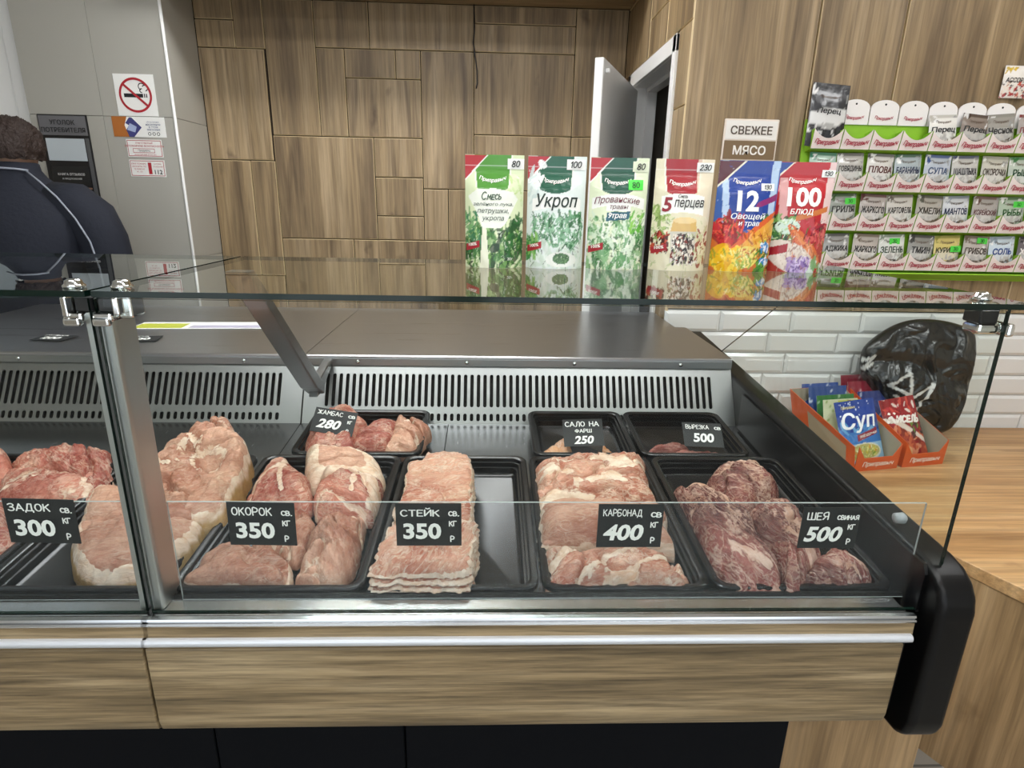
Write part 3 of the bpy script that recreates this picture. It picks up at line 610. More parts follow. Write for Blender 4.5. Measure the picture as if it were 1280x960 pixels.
def display_case(x0, x1, label, right_end):
    t = thing('display_case', label, 'display case', ((x0+x1)/2, .6, 0), group=None)
    xb = x1 - .035 if right_end else x1        # front cladding stops short of the end panel
    g = .0015
    body = MB(); body.box(x0+g, .01, .66, x1-.001, 1.30, .80)
    body.prism([(.035, .80), (1.30, .80), (1.30, zd(1.3)-.02), (.775, zd(.775)-.012), (.035, zd(.035)-.004)], 'x', x0+g, x1-.001)
    part('body', body, BLACKM, t)
    kk = MB(); a, b = x0, x1-.10 if right_end else x1; m_ = (x0 + x1)/2 - .25
    kk.box(a+g, .12, .08, m_-g, 1.2, .662, 0, .002, 1); kk.box(m_+g, .12, .08, b-g, 1.2, .662, 0, .002, 1); kk.box(a, .16, 0, b, 1.15, .1)
    part('plinth', kk, NAVY, t)
    fp = MB(); fp.prism([(-.03,.832),(.008,.832),(.008,.662),(-.012,.662),(-.026,.672),(-.03,.69)], 'x', x0+g, xb-g, 0, .003, 2)
    part('front_panel', fp, OAKX_C, t)
    st = MB(); st.prism([(-.026,.8695),(.012,.8695),(.012,.846),(-.027,.846)], 'x', x0+g, xb+.012-g, 0, .0012, 2); part('wood_strip', st, OAKX_C, t)
    bu = MB(); bu.prism([(-.031+.005*math.cos(q), .8435+.0065*math.sin(q)) for q in [math.pi*.5+math.pi*i/8 for i in range(9)]] + [(-.02,.837),(-.02,.850)], 'x', x0+g, xb+.008-g); part('bumper_rail', bu, ALUW, t)
    pr = MB(); pr.prism([(-.027,.8696),(-.0285,.8725),(-.027,.875),(-.024,.8755),(-.024,.877),(-.0265,.8785),(-.025,.8815),(-.018,.8825),(-.012,.879),(-.010,.873),(.036,.874),(.036,.8696)], 'x', x0+g, xb+.012-g); part('sill_profile', pr, ALU, t)
    rs = MB(); rs.prism([(.0335,.874),(.0365,zr(.038)-.003),(.0425,zr(.04)-.004),(.0425,zd(.04)-.004),(.0335,zd(.03)-.004)], 'x', x0+.002, x1-.002); part('deck_riser', rs, BLACKS, t)
    dk = MB(); n = 3
    for i in range(n):
        a, b = x0+(x1-x0)*i/n+.001, x0+(x1-x0)*(i+1)/n-.001; dk.add([(a,.043,zd(.043)),(b,.043,zd(.043)),(b,.778,zd(.778)),(a,.778,zd(.778)),(a,.043,zd(.043)-.003),(b,.043,zd(.043)-.003),(b,.778,zd(.778)-.003),(a,.778,zd(.778)-.003)], [(0,1,2,3),(4,7,6,5),(0,4,5,1),(1,5,6,2),(2,6,7,3),(3,7,4,0)])
    part('deck', dk, DECK, t)
    gr = part('grille', slot_grille(x0+.002, x1-.002, .055, .05), STEEL, t)
    bk = MB(); bk.prism([(.80, zd(.775)), (.88, 1.045), (1.0, 1.045), (1.0, zd(.775))], 'x', x0+.003, x1-.003); part('air_duct', bk, BLACKM, t)
    wt = MB(); wt.prism([(.858,1.046),(.858,1.068),(.862,1.071),(1.30,1.074),(1.30,1.05),(.88,1.044)], 'x', x0+.001, x1-.001)
    wt.box(x0+.001, 1.3005, 1.05, .665 if right_end else x1-.001, 1.60, 1.074); part('worktop', wt, STEELD, t)
    lp = MB(); lp.prism([(.852,1.043),(.852,1.062),(.857,1.062),(.857,1.043)], 'x', x0+.003, x1-.003)
    for i in range(4): lp.lathe([(.0001,-.002),(.005,-.0015),(.006,0)], (x0+.15+i*.31, .852, 1.053), 12, 1, 'y')
    part('worktop_lip', lp, [STEEL, CHROME], t)
    # glazing
    def sheet(nm, x0_, y0_, z0_, x1_, y1_, z1_, gm, em):
        mb = MB(); mb.box(x0_, y0_, z0_, x1_, y1_, z1_, 0)
        d = [x1_-x0_, y1_-y0_, z1_-z0_]; ax = d.index(min(d)); big = {0: (3, 5), 1: (2, 4), 2: (0, 1)}[ax]
        mb.mi = [0 if i in big else 1 for i in range(6)]; return part(nm, mb, [gm, em], t)
    gx1 = .722 if right_end else x1-.004
    sheet('front_glass', x0+.004, 0, .8745, gx1, .006, 1.366, GLASS, GLASSE)
    sheet('top_glass', x0+.006 if right_end else x0+.004, -.006, 1.369, .752 if right_end else x1-.002, .50, 1.377, GLASST, GLASSE)
    sheet('inner_screen', x0+.035, .0325, .8745, .70 if right_end else x1-.02, .036, 1.05, ACRYL, ACRE)
    if right_end:
        mb = MB(); mb.prism([(.006,.945),(1.05,1.03),(.50,1.367),(.006,1.367)], 'x', .724, .729)
        mb.mi = [0 if k < 2 else 1 for k in range(len(mb.f))]; part('side_glass', mb, [GLASS, GLASSE], t)
        ep = MB(); ep.prism([(-.042,.672),(-.032,.645),(-.012,.63),(.05,.625),(1.30,.625),(1.30,1.062),(.06,.963),(.03,.961),(.0,.954),(-.022,.94),(-.036,.92),(-.042,.895)], 'x', .703, .765, 0, .012, 4)
        ep.sm = [True]*len(ep.f); e_ = part('end_panel', ep, BLACKS, t); wn = e_.modifiers.new('normals', 'WEIGHTED_NORMAL'); wn.keep_sharp = False
        pl = MB(); pl.prism([(.0,.94),(.008,.955),(.05,.955),(.75,1.0),(.75,.90),(.05,.85),(.0,.87)], 'x', .698, .704); part('end_lining', pl, BLACKP, t)
        cl = MB(); cl.lathe([(.004,-.012),(.009,-.010),(.010,.004),(.006,.008)], (.716, .10, .985), 16, 0, 'x'); part('glass_clip', cl, plain('grey_clip', '#a5a8a8', .3), t)
    return t
OAKX_C = wood('case_cladding', 'x', '#6f5f45', '#94805f', '#b39f7c', '#57482f', scale=2.1, attr=False, knots=0, streaks=.35, fine_lo=.22, rough=.42)
XJ = -.5285
case_r = display_case(XJ, .7045, 'refrigerated meat case with five front trays and a black right end panel', True)
case_l = display_case(XJ-1.25, XJ, 'neighbouring refrigerated case at the left, only its right end in view', False)
# pillar of the glazing where the two cases meet, with clamps and screws
def post(t):
    mb = MB(); x0 = XJ-.017
    mb.prism([(x0,.0075),(x0+.011,.0075),(x0+.011,.016),(x0+.016,.016),(x0+.016,.0075),(x0+.034,.0075),(x0+.036,.014),(x0+.036,.06),(x0,.06)], 'z', .8745, 1.347, 0, .0012, 1)
    p = part('glazing_post', mb, ALUG, t)
    mb = MB()
    for dx in (-.026, .012):                        # gripping jaws
        mb.box(XJ+dx-.012, -.004, 1.335, XJ+dx+.014, .05, 1.347, 0, .004); mb.box(XJ+dx-.010, -.009, 1.330, XJ+dx+.012, .002, 1.341, 0, .003)
    mb.box(XJ-.042, .012, 1.338, XJ-.026, .045, 1.3685, 0, .003); mb.box(XJ+.026, .012, 1.338, XJ+.044, .045, 1.3685, 0, .003)
    mb.box(XJ-.036, -.006, 1.342, XJ-.028, .02, 1.3685, 0, .002); mb.box(XJ+.03, -.006, 1.345, XJ+.038, .02, 1.3685, 0, .002)
    part('corner_clamp', mb, CHROME, t)
    for dx in (-.032, .031): part('cap_screw', MB().lathe([(.004,-.012),(.004,0),(.013,.0),(.014,.003),(.011,.006),(.010,.010),(.006,.012)], (XJ+dx, .022, 1.3772), 20), CHROME, t)
    for dx in (-.014, .016): part('clamp_pad', MB().box(XJ+dx-.011, .004, 1.347, XJ+dx+.013, .04, 1.3685, 0, .002, 1), BLACKP, t)
post(case_r)
part('cap_screw', MB().lathe([(.004,-.012),(.004,0),(.013,.0),(.014,.003),(.011,.006),(.010,.010),(.006,.012)], (.702, .03, 1.3772), 20), CHROME, case_r)
mb = MB(); mb.box(.690, .008, 1.332, .7225, .04, 1.345, 0, .004); mb.box(.7305, .004, 1.328, .742, .04, 1.347, 0, .004); mb.lathe([(.007,-.02),(.010,-.014),(.010,.012),(.006,.018)], (.716, .028, 1.338), 16, 0, 'x'); part('corner_clamp', mb, CHROME, case_r)
part('clamp_pad', MB().box(.692, .012, 1.345, .72, .045, 1.3685, 0, .002, 1), BLACKP, case_r)
# arms that carry the top glass from the worktop lip
def arm(t, x):
    mb = MB(); mb.prism([(.30,1.368),(.335,1.368),(.70,1.048),(.735,1.03),(.72,1.0),(.66,1.035)], 'x', x-.022, x+.022, 0, .003, 2)
    mb.prism([(.69,1.0),(.735,1.0),(.855,1.05),(.855,1.062),(.72,1.04)], 'x', x-.012, x+.012, 0, .002, 1)
    part('support_arm', mb, brushed('arm_steel', '#8a8b8c', .35, 'y'), t)
arm(case_r, -.462); arm(case_l, -1.72)

# ------------------------------------------------------------------ trays and price tags
def tray_mesh(w, d, h=.038, wall=.012):
    """black plastic tray in its own plane (z=0 rim), rounded corners, steps round the inside, rolled rim"""
    def rr(hw, hd, r, n=6):
        P = []
        for cx, cy, a0 in ((hw-r, hd-r, 0), (-hw+r, hd-r, 90), (-hw+r, -hd+r, 180), (hw-r, -hd+r, 270)):
            for i in range(n+1): a = R(a0+90*i/n); P.append((cx+r*math.cos(a), cy+r*math.sin(a)))
        return P
    prof = [(0,-.010),(0,-.002),(.002,0),(.010,0),(.013,-.002),(.014,-.009),(.018,-.010),(.019,-.020),(.023,-.021),(.026,-h+.004),(.031,-h)]
    mb = MB(); V = []; n = 28
    for ins, z in prof:
        for x, y in rr(w/2-ins, d/2-ins, .026-min(.014, ins*.5)): V.append((x, y, z))
    F = []
    for i in range(len(prof)-1):
        for k in range(n): F.append((i*n+k, i*n+(k+1) % n, (i+1)*n+(k+1) % n, (i+1)*n+k))
    F.append(tuple((len(prof)-1)*n+k for k in range(n)))
    o = len(V)                                           # outer shell
    for ins, z in [(.004,-.010),(.012,-.012),(.020,-h-.003)]:
        for x, y in rr(w/2-ins, d/2-ins, .02): V.append((x, y, z))
    for k in range(n): F.append((k, o+k, o+(k+1) % n, (k+1) % n))
    for i in range(2):
        for k in range(n): F.append((o+i*n+k, o+(i+1)*n+k, o+(i+1)*n+(k+1) % n, o+i*n+(k+1) % n))
    F.append(tuple(o+2*n+k for k in range(n))[::-1]); mb.add(V, F, 0, True); return mb
TRAYM = plain('black_tray', '#0e0f11', .26)
def tray(x0, x1, y0, y1, label, dz=0.):
    xm, ym = (x0+x1)/2, (y0+y1)/2; ang = math.atan(SL)
    o = solid('meat_tray', tray_mesh(x1-x0-.004, (y1-y0)/math.cos(ang)), TRAYM, label, 'tray', (xm, ym, zr(ym)+dz), (ang, 0, 0), 'black plastic meat trays')
    o.data.polygons.foreach_set('use_smooth', [True]*len(o.data.polygons))
    m = o.modifiers.new('edges', 'EDGE_SPLIT'); m.split_angle = R(38)
    return o
tray(-1.15, -.842, .046, .505, 'black tray holding the leftmost pile of raw pork behind the first price tag')
tray(-.838, -.536, .046, .505, 'black tray holding two hams with skin, behind the steel pillar')
tray(-.528, -.205, .046, .505, 'black tray of mixed ham pieces right of the steel pillar')
tray(-.203, .087, .046, .505, 'half empty black tray with a stack of pork steaks')
tray(.089, .379, .046, .505, 'black tray filled with broad pale pork loin slabs')
tray(.381, .698, .046, .505, 'black tray of dark marbled neck cuts beside the end panel')
tray(-.478, -.163, .512, .765, 'black tray in the rear row at left holding three small cuts')
tray(.102, .362, .512, .765, 'black tray in the rear row with scraps of white fat')
tray(.366, .640, .512, .765, 'black tray in the rear row with slender dark tenderloins')

def price_tag(x0, x1, z0, z1, title, small, price, label, y=.0265, lean=0., pshear=0., rots=0., back=False, kg=True, rx=0., loc=None, pz=.36, ph_=.38):
    w_, h_ = x1-x0, z1-z0
    o = solid('price_tag', MB().box(-w_/2, -.0008, 0, w_/2, .0008, h_, 0), CHALKB, label, 'price tag', loc or ((x0+x1)/2, y, z0), (rx, rots, lean), 'chalkboard price tags')
    tw = min(.60*w_ if small else .86*w_, .125*w_*len(title))
    letters(o, 'name_lettering', title, -.5*w_+.05*w_+tw/2+(.02*w_ if small else 0), h_*.81, h_*.21, CHALKW, hand=.16, w=tw, y=-.0014)
    if small:
        sw = .17*w_ if len(small) < 4 else .38*w_
        letters(o, 'name_lettering', small, w_*.47-sw/2, h_*.775, h_*.13, CHALKW, hand=.18, w=sw, y=-.0014)
    letters(o, 'price_digits', price, -.1*w_ if kg else 0, h_*pz, h_*ph_, CHALKW, .035, pshear, y=-.0014, sx=1.1)
    if kg:
        letters(o, 'unit_lettering', 'кг', w_*.37, h_*.54, h_*.14, CHALKW, hand=.16, y=-.0014); letters(o, 'unit_lettering', 'р', w_*.36, h_*.18, h_*.16, CHALKW, hand=.16, y=-.0014)
    return o
price_tag(-.733,-.629,.983,1.058,'ЗАДОК','св.','300','black price tag reading 300 at the far left, left of the pillar', rots=R(1.5))
price_tag(-.402,-.300,.979,1.053,'ОКОРОК','св.','350','black price tag reading 350 just right of the pillar', rots=R(1))
price_tag(-.145,-.0435,.978,1.052,'СТЕЙК','св.','350','black price tag reading 350 in front of the stacked steaks')
price_tag(.1705,.2735,.975,1.051,'КАРБОНАД','св','400','black price tag reading 400 in front of the loin slabs', pshear=.15)
price_tag(.497,.5905,.973,1.046,'ШЕЯ','свиная','500','black price tag reading 500 in front of the neck cuts', pshear=.2)
price_tag(-.44,-.338,.0,.066,'ЖАМБАС','св','280','black price tag reading 280 leaning on the cuts in the rear tray', loc=(-.386,.556,.952), rx=R(-48), rots=R(9), pshear=.25)
salo = price_tag(.0,.099,.0,.072,'САЛО НА','','250','black price tag reading 250 among the scraps of white fat', loc=(.231,.540,.930), rx=R(-45), pshear=.2, kg=False, rots=R(-2), pz=.22, ph_=.30)
letters(salo, 'name_lettering', 'ФАРШ', 0, .0400, .011, CHALKW, w=.042, hand=.17, y=-.0014)
price_tag(.0,.099,.0,.064,'ВЫРЕЗКА','св','500','black price tag reading 500 lying on the tenderloins in the rear tray', loc=(.528,.540,.930), rx=R(-45), pshear=.1, kg=False, rots=R(2))
price_tag(.0,.1,.0,.07,'РЁБРА','','300','black price tag lying flat on the steel worktop, just right of the pillar', loc=(-1.06,.98,1.0745), rx=R(-89.4), lean=R(12), kg=False)
price_tag(.0,.1,.0,.07,'РУЛЬКА','','200','black price tag lying flat on the steel worktop, left of the pillar', loc=(-1.33,.98,1.0745), rx=R(-89.4), lean=R(-6), kg=False)
sh = solid('reflection_sheet', MB().box(-.22, -.055, 0, .22, .055, .0012), PAPER, 'white and yellow green sheet standing in for a reflection in the steel worktop', 'painted reflection', (-.97, 1.225, 1.0742), (0,0,R(4)))  # flat coloured sheet standing in for bright reflections in the worktop
part('green_reflection', MB().box(-.215, -.045, .0012, -.06, .03, .0016), plain('yellow_green_reflection', '#b9bd3c', .5), sh, local=True)
part('lilac_reflection', MB().box(-.04, -.045, .0012, .19, .0, .0016), plain('pale_lilac_reflection', '#b3aec4', .5), sh, local=True)

# ------------------------------------------------------------------ raw meat
def meat_mat(name, lean1, lean2, fat, vein=.8, vscale=30., skin='#c39c66', rough=.24, sss=.05, where=(.38, .56)):
    """x of the object runs along the muscle fibres; tissue = (fat, skin, tone)"""
    m, nt, b = new_mat(name); N = nt.nodes.new; L = nt.links.new
    tc = N('ShaderNodeTexCoord'); at = N('ShaderNodeAttribute'); at.attribute_name = 'tissue'; sep = N('ShaderNodeSeparateColor'); L(at.outputs['Color'], sep.inputs[0])
    def noise(scale, det, dist=0., stretch=None, rgh=.5):
        src = tc.outputs['Object']
        if stretch: mp = N('ShaderNodeMapping'); mp.inputs['Scale'].default_value = stretch; L(src, mp.inputs['Vector']); src = mp.outputs[0]
        n = N('ShaderNodeTexNoise'); n.inputs['Scale'].default_value = scale; n.inputs['Detail'].default_value = det; n.inputs['Distortion'].default_value = dist; n.inputs['Roughness'].default_value = rgh
        L(src, n.inputs['Vector']); return n.outputs['Fac']
    def math_(op, a, b_=None, c_=None, clamp=False):
        q = N('ShaderNodeMath'); q.operation = op; q.use_clamp = clamp
        for i, x in enumerate((a, b_, c_)):
            if x is None: continue
            if isinstance(x, (int, float)): q.inputs[i].default_value = x
            else: L(x, q.inputs[i])
        return q.outputs[0]
    def line(v, k): return math_('SUBTRACT', 1, math_('MULTIPLY', math_('ABSOLUTE', math_('SUBTRACT', v, .5)), k), clamp=True)
    tone = math_('ADD', math_('MULTIPLY', noise(16, 5, .8, (.5, 1, 1), .6), .8), math_('MULTIPLY', sep.outputs[2], .45))
    fib = noise(1, 5, .8, (34, 210, 150), .7); tone = math_('ADD', tone, math_('MULTIPLY', math_('SUBTRACT', fib, .5), .7))
    lr = ramp(nt, [(.42, lean1), (.86, lean2)]); L(tone, lr.inputs['Fac'])
    l1 = line(noise(vscale, 4, 1.4, (.38, 1, 1), .6), 19); l2 = line(noise(vscale*2.4, 3, 1.0, (.45, 1, 1), .6), 15)
    wr_ = ramp(nt, [(where[0], 0.), (where[1], 1.)]); L(noise(12, 3, .6, (.6, 1, 1)), wr_.inputs['Fac'])
    wr2 = ramp(nt, [(.42, .15), (.6, 1.)]); L(noise(19, 2, .3), wr2.inputs['Fac'])
    fine = math_('MULTIPLY', math_('MAXIMUM', math_('MULTIPLY', l1, wr_.outputs[0]), math_('MULTIPLY', math_('MULTIPLY', l2, .75), wr2.outputs[0])), vein)
    edge_n = math_('MULTIPLY', math_('SUBTRACT', noise(75, 5, .8, (.5, 1, 1), .65), .5), 1.7)
    fr = ramp(nt, [(.42, 0.), (.58, 1.)]); L(math_('ADD', sep.outputs[0], math_('MULTIPLY', edge_n, math_('MINIMUM', math_('MULTIPLY', sep.outputs[0], 2.), 1.))), fr.inputs['Fac'])
    ff = math_('MAXIMUM', fr.outputs[0], fine, clamp=True)
    fatc = N('ShaderNodeMix'); fatc.data_type = 'RGBA'; fatc.inputs[6].default_value = (*lin(fat), 1); fatc.inputs[7].default_value = (*[x*y_ for x, y_ in zip(lin(fat), (.82, .66, .56))], 1)
    fn = ramp(nt, [(.4, 0.), (.65, 1.)]); L(noise(45, 5, .5, (.5, 1, 1), .65), fn.inputs['Fac']); L(fn.outputs[0], fatc.inputs[0])
    mx = N('ShaderNodeMix'); mx.data_type = 'RGBA'; L(ff, mx.inputs[0]); L(lr.outputs[0], mx.inputs[6]); L(fatc.outputs[2], mx.inputs[7])
    m2 = N('ShaderNodeMix'); m2.data_type = 'RGBA'; L(sep.outputs[1], m2.inputs[0]); L(mx.outputs[2], m2.inputs[6])
    sk = ramp(nt, [(.35, '#9c7a48'), (.65, skin)]); L(noise(22, 4), sk.inputs['Fac']); L(sk.outputs[0], m2.inputs[7])
    L(m2.outputs[2], b.inputs['Base Color'])
    b.inputs['Roughness'].default_value = rough; b.inputs['Specular IOR Level'].default_value = .5
    b.inputs['Subsurface Weight'].default_value = sss; b.inputs['Subsurface Radius'].default_value = (.010, .003, .002); b.inputs['Subsurface Scale'].default_value = .4
    hb = math_('ADD', math_('MULTIPLY', noise(60, 6, .7, (.6, 1, 1), .65), .9), math_('ADD', math_('MULTIPLY', fib, .45), math_('MULTIPLY', ff, .25)))
    bp = N('ShaderNodeBump'); bp.inputs['Strength'].default_value = .9; bp.inputs['Distance'].default_value = .006; L(hb, bp.inputs['Height']); L(bp.outputs[0], b.inputs['Normal'])
    MATS[name] = m; return m
M_HAM = meat_mat('pork_ham', '#a66a53', '#d8a88e', '#f0dac4', .55, 26, where=(.46, .62))
M_PINK = meat_mat('pork_shoulder', '#914238', '#cb8470', '#edd4c0', .75, 26)
M_LOIN = meat_mat('pork_loin', '#ae6650', '#dda68c', '#f1dcc7', .9, 34)
M_NECK = meat_mat('pork_neck', '#572725', '#9f5c53', '#dcbaa8', .9, 30, rough=.26, where=(.33, .5))
M_DARK = meat_mat('tenderloin', '#6a3531', '#9c5f56', '#cfae9f', .5, 40)
M_FAT = meat_mat('back_fat', '#cf8f58', '#e3bfa3', '#f0dccf', .9, 40)
def catmull(P, n):
    P = [np.array(p) for p in P]; m = len(P); out = []
    for i in range(m):
        p0, p1, p2, p3 = P[i-1], P[i], P[(i+1) % m], P[(i+2) % m]
        for t in np.linspace(0, 1, 8, endpoint=False): out.append(.5*((2*p1)+(-p0+p2)*t+(2*p0-5*p1+4*p2-p3)*t*t+(-p0+3*p1-3*p2+p3)*t**3))
    out = np.array(out); d = np.r_[0, np.cumsum(np.linalg.norm(np.diff(np.vstack([out, out[:1]]), axis=0), axis=1))]
    s = np.linspace(0, d[-1], n, endpoint=False); o2 = np.vstack([out, out[:1]])
    return np.stack([np.interp(s, d, o2[:, k]) for k in (0, 1)], 1)
def meat(label, cat, poly, h, mat, seed, base=0., pw=2.6, q=2.2, rim_fat=0., rim_skin=False, seam=.5, freq=12., amp=.008, tilt=(0,0), patch=0., patch_f=22., ang=None, fold=.6, pits=(), sinew=(), name='pork_cut', group=None, NR=56, NA=168, edge_rag=.004):
    B = catmull(poly, NA); c = B.mean(0); rs = [1-(1-i/NR)**1.6 for i in range(NR+1)]
    if ang is None: ang = (seed*2.399) % 3.14
    ca, sa = math.cos(ang), math.sin(ang); zc = zr(c[1]) - .034 + base; V = []; T = []; sd = Vector((seed*7.31, seed*3.17, seed*1.77))
    rag = [1 + edge_rag/.08*(mnoise.noise(Vector((b[0]*60, b[1]*60, seed)))+.6*mnoise.noise(Vector((b[0]*150, b[1]*150, seed)))) for b in B]
    def out(x, y, z): V.append((x*ca+y*sa, -x*sa+y*ca, z + SL*y))
    for i, t in enumerate(rs):
        for k in range(NA):
            bx = c + (B[k]-c)*t*rag[k]; x, y = bx; u, w_ = (x-c[0])*ca+(y-c[1])*sa, -(x-c[0])*sa+(y-c[1])*ca
            p = Vector((x, y, 0)); g_ = Vector((u*.45, w_, 0))          # stretched along the fibres
            dome = max(0., 1-t**pw)**(1/q)
            warp = mnoise.noise_vector(p*22+sd)*.012
            n1 = mnoise.noise((g_*1.3+warp)*freq+sd); n2 = mnoise.fractal(p*26+sd, 1., 2., 4); n3 = mnoise.fractal(g_*95-sd, .8, 2., 4); n4 = mnoise.ridged_multi_fractal((g_+warp)*freq*2.2+sd*2, .9, 2., 4, 1., 2.)-1.1
            crease = math.exp(-(n1/.05)**2); ed = min(1, dome*1.5)
            z = h*dome*(1+.18*n1) + amp*(.7*n2+.35*n3+fold*.45*n4)*dome - amp*1.5*crease*ed*(seam > 0)
            z += (tilt[0]*(x-c[0])+tilt[1]*(y-c[1]))*dome; pf = 0.
            for (px, py, pr_, pd) in pits:
                e = math.exp(-(((x-px)**2+(y-py)**2)/pr_**2)); z -= pd*e*dome; pf = max(pf, math.exp(-((math.hypot(x-px, y-py)-pr_*1.25)/(pr_*.35))**2))
            for (ax_, ay_, bx_, by_, sw) in sinew:
                dx_, dy_ = bx_-ax_, by_-ay_; tt = min(1., max(0., ((x-ax_)*dx_+(y-ay_)*dy_)/(dx_*dx_+dy_*dy_))); dd = math.hypot(x-ax_-dx_*tt+warp.x*.6, y-ay_-dy_*tt+warp.y*.6)
                pf = max(pf, 1.7*math.exp(-(dd/sw)**2))
            z = max(z, .002+.004*dome); out(x-c[0], y-c[1], z)
            fat = seam*crease*.75 + patch*max(0., min(1., (mnoise.fractal((g_+warp)*patch_f-sd*2, .9, 2., 3)-.12)*3.2)) + .55*min(pf, 1.7)
            if rim_fat: fat = max(fat, max(0., min(1., (t-(1-rim_fat))/.04 + .5 + .8*n2)))
            sk = max(0., min(1., (t-.94)/.02)) if rim_skin else 0.
            T.append((min(1, fat), sk, .5+.9*mnoise.noise(g_*11+sd*3)-.5*pf))
    F = []; mb = MB()
    for i in range(NR):
        for k in range(NA):
            a, b_ = i*NA+k, i*NA+(k+1) % NA; F.append((a, b_, b_+NA, a+NA) if i else (a, b_+NA, a+NA))
    o = len(V)
    for k in range(NA):
        bx = (B[k]-c)*rag[k]*.9; out(bx[0], bx[1], 0); T.append(T[NR*NA+k])
    for k in range(NA): F.append((NR*NA+k, NR*NA+(k+1) % NA, o+(k+1) % NA, o+k))
    F.append(tuple(o+k for k in range(NA))[::-1])
    mb.add(V, F, 0, True); me = mesh_of(name, mb, mat); set_color(me, 'tissue', np.array(T))
    o = bpy.data.objects.new(name, me); col.objects.link(o); o.location = (c[0], c[1], zc); o.rotation_euler = (0, 0, ang); props(o, label, cat, group); return o
a1=[(-1.069,0.462),(-1.065,0.481),(-0.988,0.511),(-0.954,0.502),(-0.89,0.508),(-0.859,0.474),(-0.816,0.393),(-0.814,0.344),(-0.859,0.352),(-0.928,0.376),(-0.987,0.384),(-1.024,0.4)]
a2=[(-1.135,0.48),(-1.1,0.481),(-1.063,0.449),(-1.032,0.409),(-1.024,0.383),(-1.054,0.375)]
a3=[(-1.064,0.384),(-1.005,0.406),(-0.935,0.389),(-0.833,0.366),(-0.822,0.403),(-0.816,0.386),(-0.825,0.308),(-0.968,0.3),(-0.999,0.3)]
a4=[(-1.016,0.309),(-0.972,0.302),(-0.874,0.19),(-0.844,0.172),(-0.84,0.143),(-0.849,0.127),(-0.867,0.116)]
b1=[(-0.714,0.332),(-0.724,0.372),(-0.696,0.456),(-0.634,0.542),(-0.602,0.532),(-0.564,0.477),(-0.538,0.448),(-0.515,0.403),(-0.511,0.361),(-0.508,0.306),(-0.509,0.258),(-0.511,0.227),(-0.551,0.201),(-0.601,0.221),(-0.656,0.261)]
b2=[(-0.752,0.159),(-0.775,0.226),(-0.797,0.287),(-0.799,0.312),(-0.77,0.32),(-0.683,0.305),(-0.618,0.288),(-0.573,0.256),(-0.54,0.226),(-0.528,0.182),(-0.531,0.142),(-0.539,0.109),(-0.556,0.083),(-0.589,0.058),(-0.625,0.054),(-0.658,0.056),(-0.695,0.083)]
c1=[(-0.424,0.48),(-0.412,0.494),(-0.364,0.481),(-0.329,0.481),(-0.262,0.459),(-0.237,0.41),(-0.227,0.369),(-0.242,0.349),(-0.291,0.369),(-0.348,0.368),(-0.367,0.348),(-0.396,0.376)]
c2=[(-0.497,0.287),(-0.499,0.353),(-0.494,0.444),(-0.471,0.467),(-0.444,0.436),(-0.434,0.418),(-0.383,0.374),(-0.372,0.346),(-0.357,0.281),(-0.421,0.267),(-0.474,0.267)]
c3=[(-0.372,0.346),(-0.364,0.378),(-0.335,0.411),(-0.301,0.411),(-0.256,0.378),(-0.225,0.363),(-0.226,0.281),(-0.232,0.247),(-0.263,0.254),(-0.299,0.26),(-0.327,0.253),(-0.359,0.288)]
c4=[(-0.339,0.175),(-0.337,0.217),(-0.332,0.269),(-0.298,0.286),(-0.271,0.269),(-0.243,0.263),(-0.235,0.187),(-0.232,0.12),(-0.241,0.084),(-0.258,0.06),(-0.302,0.058),(-0.328,0.06),(-0.337,0.11),(-0.329,0.152)]
c5=[(-0.437,0.164),(-0.446,0.249),(-0.386,0.297),(-0.353,0.276),(-0.34,0.243),(-0.339,0.187),(-0.336,0.164),(-0.343,0.131),(-0.382,0.147)]
c6=[(-0.515,0.067),(-0.522,0.087),(-0.505,0.096),(-0.518,0.127),(-0.513,0.154),(-0.492,0.171),(-0.456,0.177),(-0.415,0.16),(-0.384,0.16),(-0.356,0.137),(-0.341,0.116),(-0.336,0.086),(-0.355,0.064),(-0.464,0.065)]
d1=[(-0.173,0.263),(-0.175,0.339),(-0.174,0.398),(-0.146,0.416),(-0.132,0.453),(-0.063,0.448),(-0.037,0.399),(-0.035,0.264),(-0.029,0.202),(-0.047,0.183),(-0.172,0.183)]
d2=[(-0.198,0.06),(-0.196,0.085),(-0.182,0.226),(-0.173,0.232),(-0.057,0.233),(-0.025,0.194),(-0.03,0.112),(-0.031,0.055),(-0.048,0.047),(-0.182,0.048)]
e1=[(0.102,0.441),(0.109,0.455),(0.218,0.474),(0.359,0.475),(0.358,0.435),(0.349,0.314),(0.342,0.289),(0.233,0.275),(0.177,0.268),(0.103,0.264),(0.098,0.292),(0.099,0.366)]
e2=[(0.099,0.25),(0.111,0.261),(0.213,0.271),(0.353,0.285),(0.336,0.194),(0.346,0.149),(0.333,0.13),(0.313,0.133),(0.108,0.144),(0.094,0.164)]
e3=[(0.097,0.155),(0.111,0.172),(0.208,0.169),(0.257,0.164),(0.306,0.158),(0.322,0.138),(0.348,0.106),(0.349,0.051),(0.278,0.049),(0.113,0.05),(0.1,0.086)]
f1=[(0.395,0.356),(0.431,0.373),(0.457,0.373),(0.467,0.337),(0.494,0.306),(0.518,0.269),(0.527,0.24),(0.513,0.187),(0.516,0.151),(0.523,0.116),(0.513,0.073),(0.495,0.038),(0.452,0.035),(0.422,0.038),(0.405,0.063),(0.396,0.127),(0.401,0.187),(0.403,0.283)]
f2=[(0.467,0.352),(0.487,0.386),(0.538,0.426),(0.578,0.422),(0.603,0.404),(0.619,0.378),(0.618,0.328),(0.605,0.305),(0.567,0.289),(0.532,0.267),(0.505,0.26),(0.486,0.297)]
